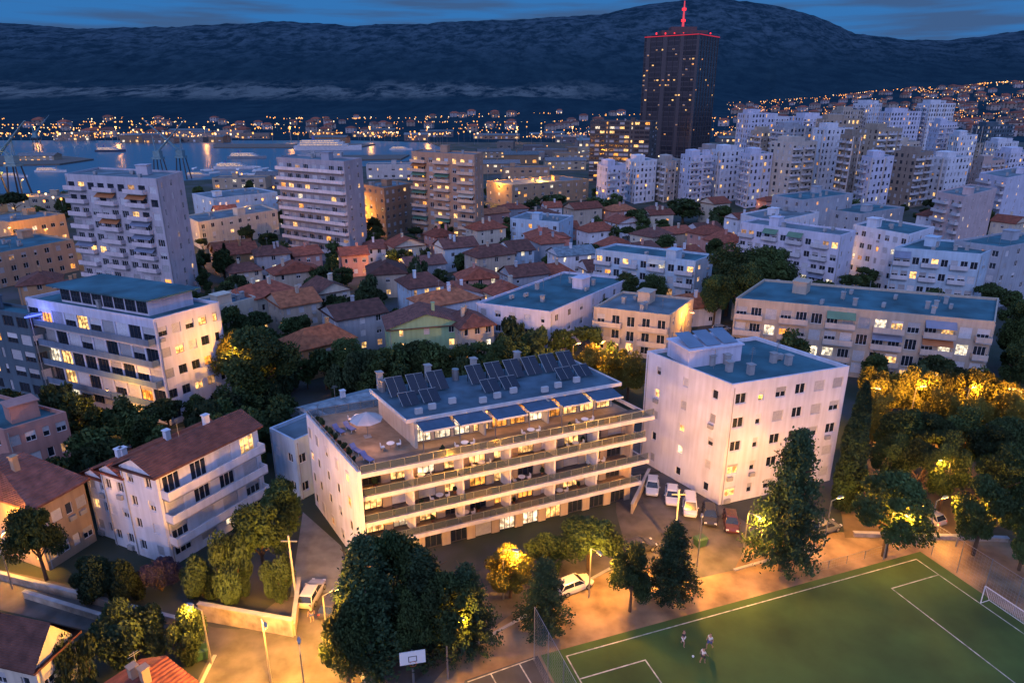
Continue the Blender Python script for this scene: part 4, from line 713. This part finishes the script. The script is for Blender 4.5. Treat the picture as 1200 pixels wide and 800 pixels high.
# ---------------------------------------------------------------- cars
def car(px,py,rz,colr,label,van=False,z=.07):
    x,y=G(px,py); t=thing('car',label,'van' if van else 'car',(x,y,z),rz,'parked cars'); pmc=pm('car_%d_%d'%(int(colr[0]*100),int(colr[2]*100)),colr,.25,.1,.05,spec=.7)
    st=[(-2.1,.38,.66,.72),(-2.0,.26,.9,.8),(-1.35,.22,.95,.87),(0,.2,.92,.89),(1.0,.22,.9,.87),(1.7,.25,.76,.82),(2.1,.36,.6,.68)]
    m=M(); m.loft([[(a,-w_*.95,b),(a,w_*.95,b),(a,w_,(b+c)/2+.05),(a,w_*.9,c),(a,-w_*.9,c),(a,-w_,(b+c)/2+.05)] for a,b,c,w_ in st]); m.build('body',pmc,t,False)
    hz=1.75 if van else 1.42; x0,x1=(-2.,1.3) if van else (-1.95,1.05); y0,y1=(-1.9,.8) if van else (-1.5,.3)
    m=M(); m.loft([[(x0,-.78,.88),(x1,-.78,.88),(x1,.78,.88),(x0,.78,.88)],[(y0,-.62,hz-.05),(y1,-.62,hz-.05),(y1,.62,hz-.05),(y0,.62,hz-.05)]]); m.build('windows',glass,t)
    m=M(); m.loft([[(y0-.06,-.65,hz-.06),(y1+.06,-.65,hz-.06),(y1+.06,.65,hz-.06),(y0-.06,.65,hz-.06)],[(y0+.1,-.55,hz+.02),(y1-.1,-.55,hz+.02),(y1-.1,.55,hz+.02),(y0+.1,.55,hz+.02)]])
    for s in (-1,1):
        for a,b in ((x0,y0),(x1,y1)): m.tube((a,s*.79,.86),(b,s*.63,hz-.04),.045,.04,5)
        m.tube((-.4,s*.79,.86),(-.4,s*.63,hz-.04),.04,.04,5)
        M().tube((.8,s*.9,.95),(.8,s*1.02,.95),.09,.07,6).build('mirror',pmc,t)
        M().box(1.9,2.08,s*.58-.14,s*.58+.14,.55,.68).build('headlight',frameW,t)
        M().box(-2.08,-1.97,s*.62-.1,s*.62+.1,.62,.82).build('taillight',pm('tail',(.35,.02,.02),.3),t)
        for a in (-1.3,1.3):
            o=M().tube((a,s*.68,.32),(a,s*.9,.32),.32,.32,14).build('wheel',rubber,t); M().tube((a,s*.9,.32),(a,s*.915,.32),.19,.17,10).build('rim',metal,o)
    m.build('roof',pmc,t)
CW=(.6,.6,.63); a2=an+pi+.06
for i,(x,y,c,l,v) in enumerate([(764,574,(.4,.46,.55),'pale blue car, uppermost in the row beside the white block',0),(787,585,(.55,.57,.62),'silver car, second from the top in the parked row',0),(808,598,CW,'white van in the middle of the parked row',1),(831,608,(.03,.03,.035),'black car right of the white van',0),(856,616,(.07,.025,.025),'dark red car at the end of the parked row',0)]): car(x,y,a2+.9,c,l,bool(v))
car(672,690,an+.1,CW,'white car parked on the sandy strip below the central building'); car(366,700,pi/2-.1,(.4,.4,.42),'silver car parked beside the white retaining wall'); car(391,712,pi/2-.15,(.04,.04,.045),'dark car parked right of the silver car'); car(748,645,an,(.05,.05,.06),'dark car at the foot of the central building'); car(965,622,an,(.12,.13,.14),'grey car behind the tallest conifer'); car(890,632,an,(.06,.06,.07),'black car under the tallest conifer')
for i,(x,y) in enumerate([(845,388),(825,395),(835,405),(1085,608),(60,545),(100,535),(150,525)]): car(x,y,an+RN.choice([0,pi/2]),RN.choice([(.3,.3,.32),(.12,.13,.15),(.05,.05,.06)]),['car parked between the dark trees and the beige block','grey car parked behind the pitch among the trees','car parked below the left balconied block'][0 if i<3 else 1 if i<4 else 2])
# ---------------------------------------------------------------- hoop, goal, fences, wall
x,y=G(486,812); t=thing('basketball_hoop','white basketball backboard on a post at the bottom edge','basketball hoop',(x,y,0),radians(12))
M().tube((0,.9,0),(0,.9,3.1),.09,.07).build('pole',metal,t); M().box(-.04,.04,.05,.9,2.95,3.05).build('arm',metal,t)
M().box(-.9,.9,-.02,.04,2.7,3.8).build('backboard',white,t); m=M(); m.box(-.3,.3,-.032,-.023,2.9,2.95); m.box(-.3,.3,-.032,-.023,3.35,3.4)
m.box(-.3,-.25,-.032,-.023,2.952,3.348); m.box(.25,.3,-.032,-.023,2.952,3.348); m.build('target_square',pm('black_paint',(.03,.03,.03)),t)
m=M()
for i in range(12): a_,b_=i*pi/6,(i+1)*pi/6; m.tube((.23*cos(a_),-.28+.23*sin(a_),2.95),(.23*cos(b_),-.28+.23*sin(b_),2.95),.012,n=4)
m.build('rim',pm('rim_orange',(.6,.12,.03)),t); t.scale=(1.2,1.2,1.2)
g0=pt(-.1,12.5); t=thing('football_goal','white football goal on the right goal line','goal',(g0[0],g0[1],.05),atan2(U.y,U.x)); m=M()
for yy in (0,5): m.tube((0,yy,0),(0,yy,2.1),.05); m.tube((0,yy,2.1),(1.2,yy,0),.03); m.tube((0,yy,.02),(1.2,yy,.02),.03)
m.tube((0,0,2.1),(0,5,2.1),.05); m.tube((1.2,0,.02),(1.2,5,.02),.03); m.build('frame',white,t); m=M()
for i in range(21): m.tube((0,i*.25,2.1),(1.2,i*.25,.03),.008,n=3)
for i in range(9): f=i/9; m.tube((1.2*f,0,2.1-2.07*f),(1.2*f,5,2.1-2.07*f),.008,n=3)
m.build('net',white,t)
def fence(p,q,hh,label,sp_=2.5):
    a=Vector(p);b=Vector(q); L_=(b-a).length; a_=atan2((b-a).y,(b-a).x); t=thing('mesh_fence',label,'fence',(a.x,a.y,0),a_); n=max(1,round(L_/sp_)); s=L_/n
    for i in range(n+1): M().tube((i*s,0,0),(i*s,0,hh),.045,.045,6).build('post',metal,t)
    m=M(); w_=.35
    for i in range(int(hh/w_)+1): m.tube((0,0,i*w_+.05),(L_,0,i*w_+.05),.006 if i*w_<hh-w_ else .025,n=3)
    for i in range(int(L_/w_)+1): m.tube((i*w_,0,0),(i*w_,0,hh),.006,n=3)
    m.build('wire_mesh',metal,t)
fence(pt(45.4,-.5),pt(45.4,22),6,'tall wire fence behind the left end of the pitch',3)
fence(pt(-2.2,0),pt(-2.2,22),4,'wire fence behind the right end of the pitch',3)
fence(pt(-2.2,-2.),pt(13,-2.),1.1,'low wire fence along the far side of the pitch',2.5)
def wallt(p,q,hh,th,label,mat):
    a=Vector(G(*p));b=Vector(G(*q)); L_=(b-a).length; a_=atan2((b-a).y,(b-a).x); t=thing('garden_wall',label,'wall',(a.x,a.y,0),a_); M().box(0,L_,-th/2,th/2,0,hh).build('wall',mat,t); M().box(-.05,L_+.05,-th/2-.06,th/2+.06,hh+.002,hh+.1).build('coping',concrete,t)
sw=pm('old_plaster',(.34,.29,.24),.95,0,.5,.8,.4,True)
wallt((236,725),(345,745),1.9,.35,'pale retaining wall left of the parked silver car',sw); wallt((345,745),(352,690),1.4,.3,'pale garden wall beside the silver car',sw)
wallt((-40,668),(230,738),.9,.3,'low stone wall along the side road',sw); wallt((30,700),(200,752),.8,.3,'low stone wall on the near side of the side road',sw); wallt((1000,628),(1180,634),.5,.4,'low stone edge of the sandy strip behind the pitch',sw)
wallt((740,602),(760,560),1.4,.25,'low wall between the central building and the parking',sw)
for i,(x,y) in enumerate([(347,700),(790,640)]):
    X,Y=G(x,y); t=thing('utility_pole',['grey utility pole beside the pale garden wall','grey utility pole by the parking road'][i],'pole',(X,Y,0)); M().tube((0,0,0),(0,0,7.5),.14,.09).build('pole',concrete,t); M().box(-.8,.8,-.05,.05,6.8,6.92).build('crossarm',metal,t)
for i,(x,y) in enumerate([(225,776),(236,772),(820,640)]):
    X,Y=G(x,y); t=thing('waste_container',['green waste container by the side road, left one','green waste container by the side road, right one','green waste container at the end of the parking road'][i],'bin',(X,Y,.06),.4,'waste containers')
    M().loft([[(-.55,-.4,.15),(.55,-.4,.15),(.55,.4,.15),(-.55,.4,.15)],[(-.7,-.5,1.1),(.7,-.5,1.1),(.7,.5,1.1),(-.7,.5,1.1)]]).build('body',pm('bin_green',(.03,.09,.05),.5),t); M().loft([[(-.73,-.53,1.11),(.73,-.53,1.11),(.73,.53,1.11),(-.73,.53,1.11)],[(-.6,-.3,1.3),(.6,-.3,1.3),(.6,.4,1.3),(-.6,.4,1.3)]]).build('lid',pm('bin_lid',(.02,.06,.04),.5),t)
# ---------------------------------------------------------------- people
def skinmesh(name,pts,edges,mat,parent,root=0):
    bm=bmesh.new(); ly=bm.verts.layers.skin.verify(); vs=[]
    for i,(x,y,z,r) in enumerate(pts):
        v=bm.verts.new((x,y,z)); v[ly].radius=(r,r); v[ly].use_root=(i==root); vs.append(v)
    for a,b in edges: bm.edges.new((vs[a],vs[b]))
    me=bpy.data.meshes.new(name); bm.to_mesh(me); bm.free(); me.materials.append(mat); o=ob(name,me,parent); o.modifiers.new('skin','SKIN'); s=o.modifiers.new('sub','SUBSURF'); s.levels=1; s.render_levels=2; return o
skin=pm('skin',(.35,.2,.14),.6,0,.05)
def person(px,py,rz,shirt,shorts,label,stride=.25,arm=.2):
    x,y=G(px,py); t=thing('person',label,'person',(x,y,.05),rz,'people'); st=stride
    pts=[(0,0,.95,.13),(0,0,1.2,.13),(0,0,1.42,.12),(0,0,1.53,.055),(0,-.01,1.62,.085),(0,0,1.72,.085),
     (-.18,0,1.42,.055),(-.26,-arm*.6,1.18,.042),(-.27,-arm*1.6,.95,.032),(-.27,-arm*1.9,.87,.035),(.18,0,1.42,.055),(.26,arm*.6,1.18,.042),(.27,arm*.6,.93,.032),(.27,arm*.6,.85,.035),
     (-.1,0,.88,.09),(-.11,-st*.8,.5,.06),(-.11,-st*.7,.09,.042),(-.11,-st*.7-.13,.04,.035),(.1,0,.88,.09),(.11,st*.3,.5,.06),(.11,st*1.1,.1,.042),(.11,st*1.1-.13,.04,.035)]
    E=[(0,1),(1,2),(2,3),(3,4),(4,5),(2,6),(6,7),(7,8),(8,9),(2,10),(10,11),(11,12),(12,13),(0,14),(14,15),(15,16),(16,17),(0,18),(18,19),(19,20),(20,21)]
    skinmesh('body',pts,E,skin,t)
    g=lambda ix,k:[(*pts[i][:3],pts[i][3]*k) for i in ix]
    sh=g([0,1,2],1.17)+[(*pts[6][:3],.07),(*(Vector(pts[6][:3]).lerp(Vector(pts[7][:3]),.7)),.06),(*pts[10][:3],.07),(*(Vector(pts[10][:3]).lerp(Vector(pts[11][:3]),.7)),.06)]
    skinmesh('shirt',sh,[(0,1),(1,2),(2,3),(3,4),(2,5),(5,6)],shirt,t)
    so_=[(0,0,.97,.15),(*pts[14][:3],.11),(*(Vector(pts[14][:3]).lerp(Vector(pts[15][:3]),.75)),.085),(*pts[18][:3],.11),(*(Vector(pts[18][:3]).lerp(Vector(pts[19][:3]),.75)),.085)]
    skinmesh('shorts',so_,[(0,1),(1,2),(0,3),(3,4)],shorts,t)
    skinmesh('hair',[(0,.02,1.7,.088),(0,.03,1.76,.075)],[(0,1)],pm('hair',(.03,.02,.015)),t)
dk=pm('cloth_dark',(.03,.03,.04)); wh=pm('cloth_white',(.7,.7,.7)); bl=pm('cloth_blue',(.05,.08,.25))
person(800,756,.6,dk,wh,'person in dark shirt on the pitch, leftmost player',.3); person(823,777,2.,wh,dk,'person in white shirt nearest the bottom edge on the pitch',.2); person(831,760,-1.,wh,bl,'person in white shirt and blue shorts behind the nearest player',.35,.1)
person(366,728,0,dk,bl,'person in dark shirt standing behind the silver car',.1)
X,Y=G(812,770); me=bpy.data.meshes.new('football'); bm=bmesh.new(); bmesh.ops.create_icosphere(bm,subdivisions=3,radius=.11); bm.to_mesh(me); bm.free(); me.materials.append(white); tag(ob('football',me,None,(X,Y,.16)),'small white football between the players','ball')
# ---------------------------------------------------------------- labels: tell look-alikes apart by their order in the photo
ORD=['leftmost','second from left','third from left','fourth from left','fifth from left','sixth from left','seventh from left','eighth from left','ninth from left','tenth from left','eleventh from left','twelfth from left']+['%dth from left'%i for i in range(13,60)]
by={}
for o,share in TH:
    if not share: by.setdefault(o['label'],[]).append(o)
for l,os in by.items():
    if len(os)>1:
        os.sort(key=lambda o:o.location.x/max(1,o.location.y*cp+(H-o.location.z)*sp))
        for i,o in enumerate(os): o['label']='%s, %s'%(l,ORD[i] if i<len(os)-1 else 'rightmost')
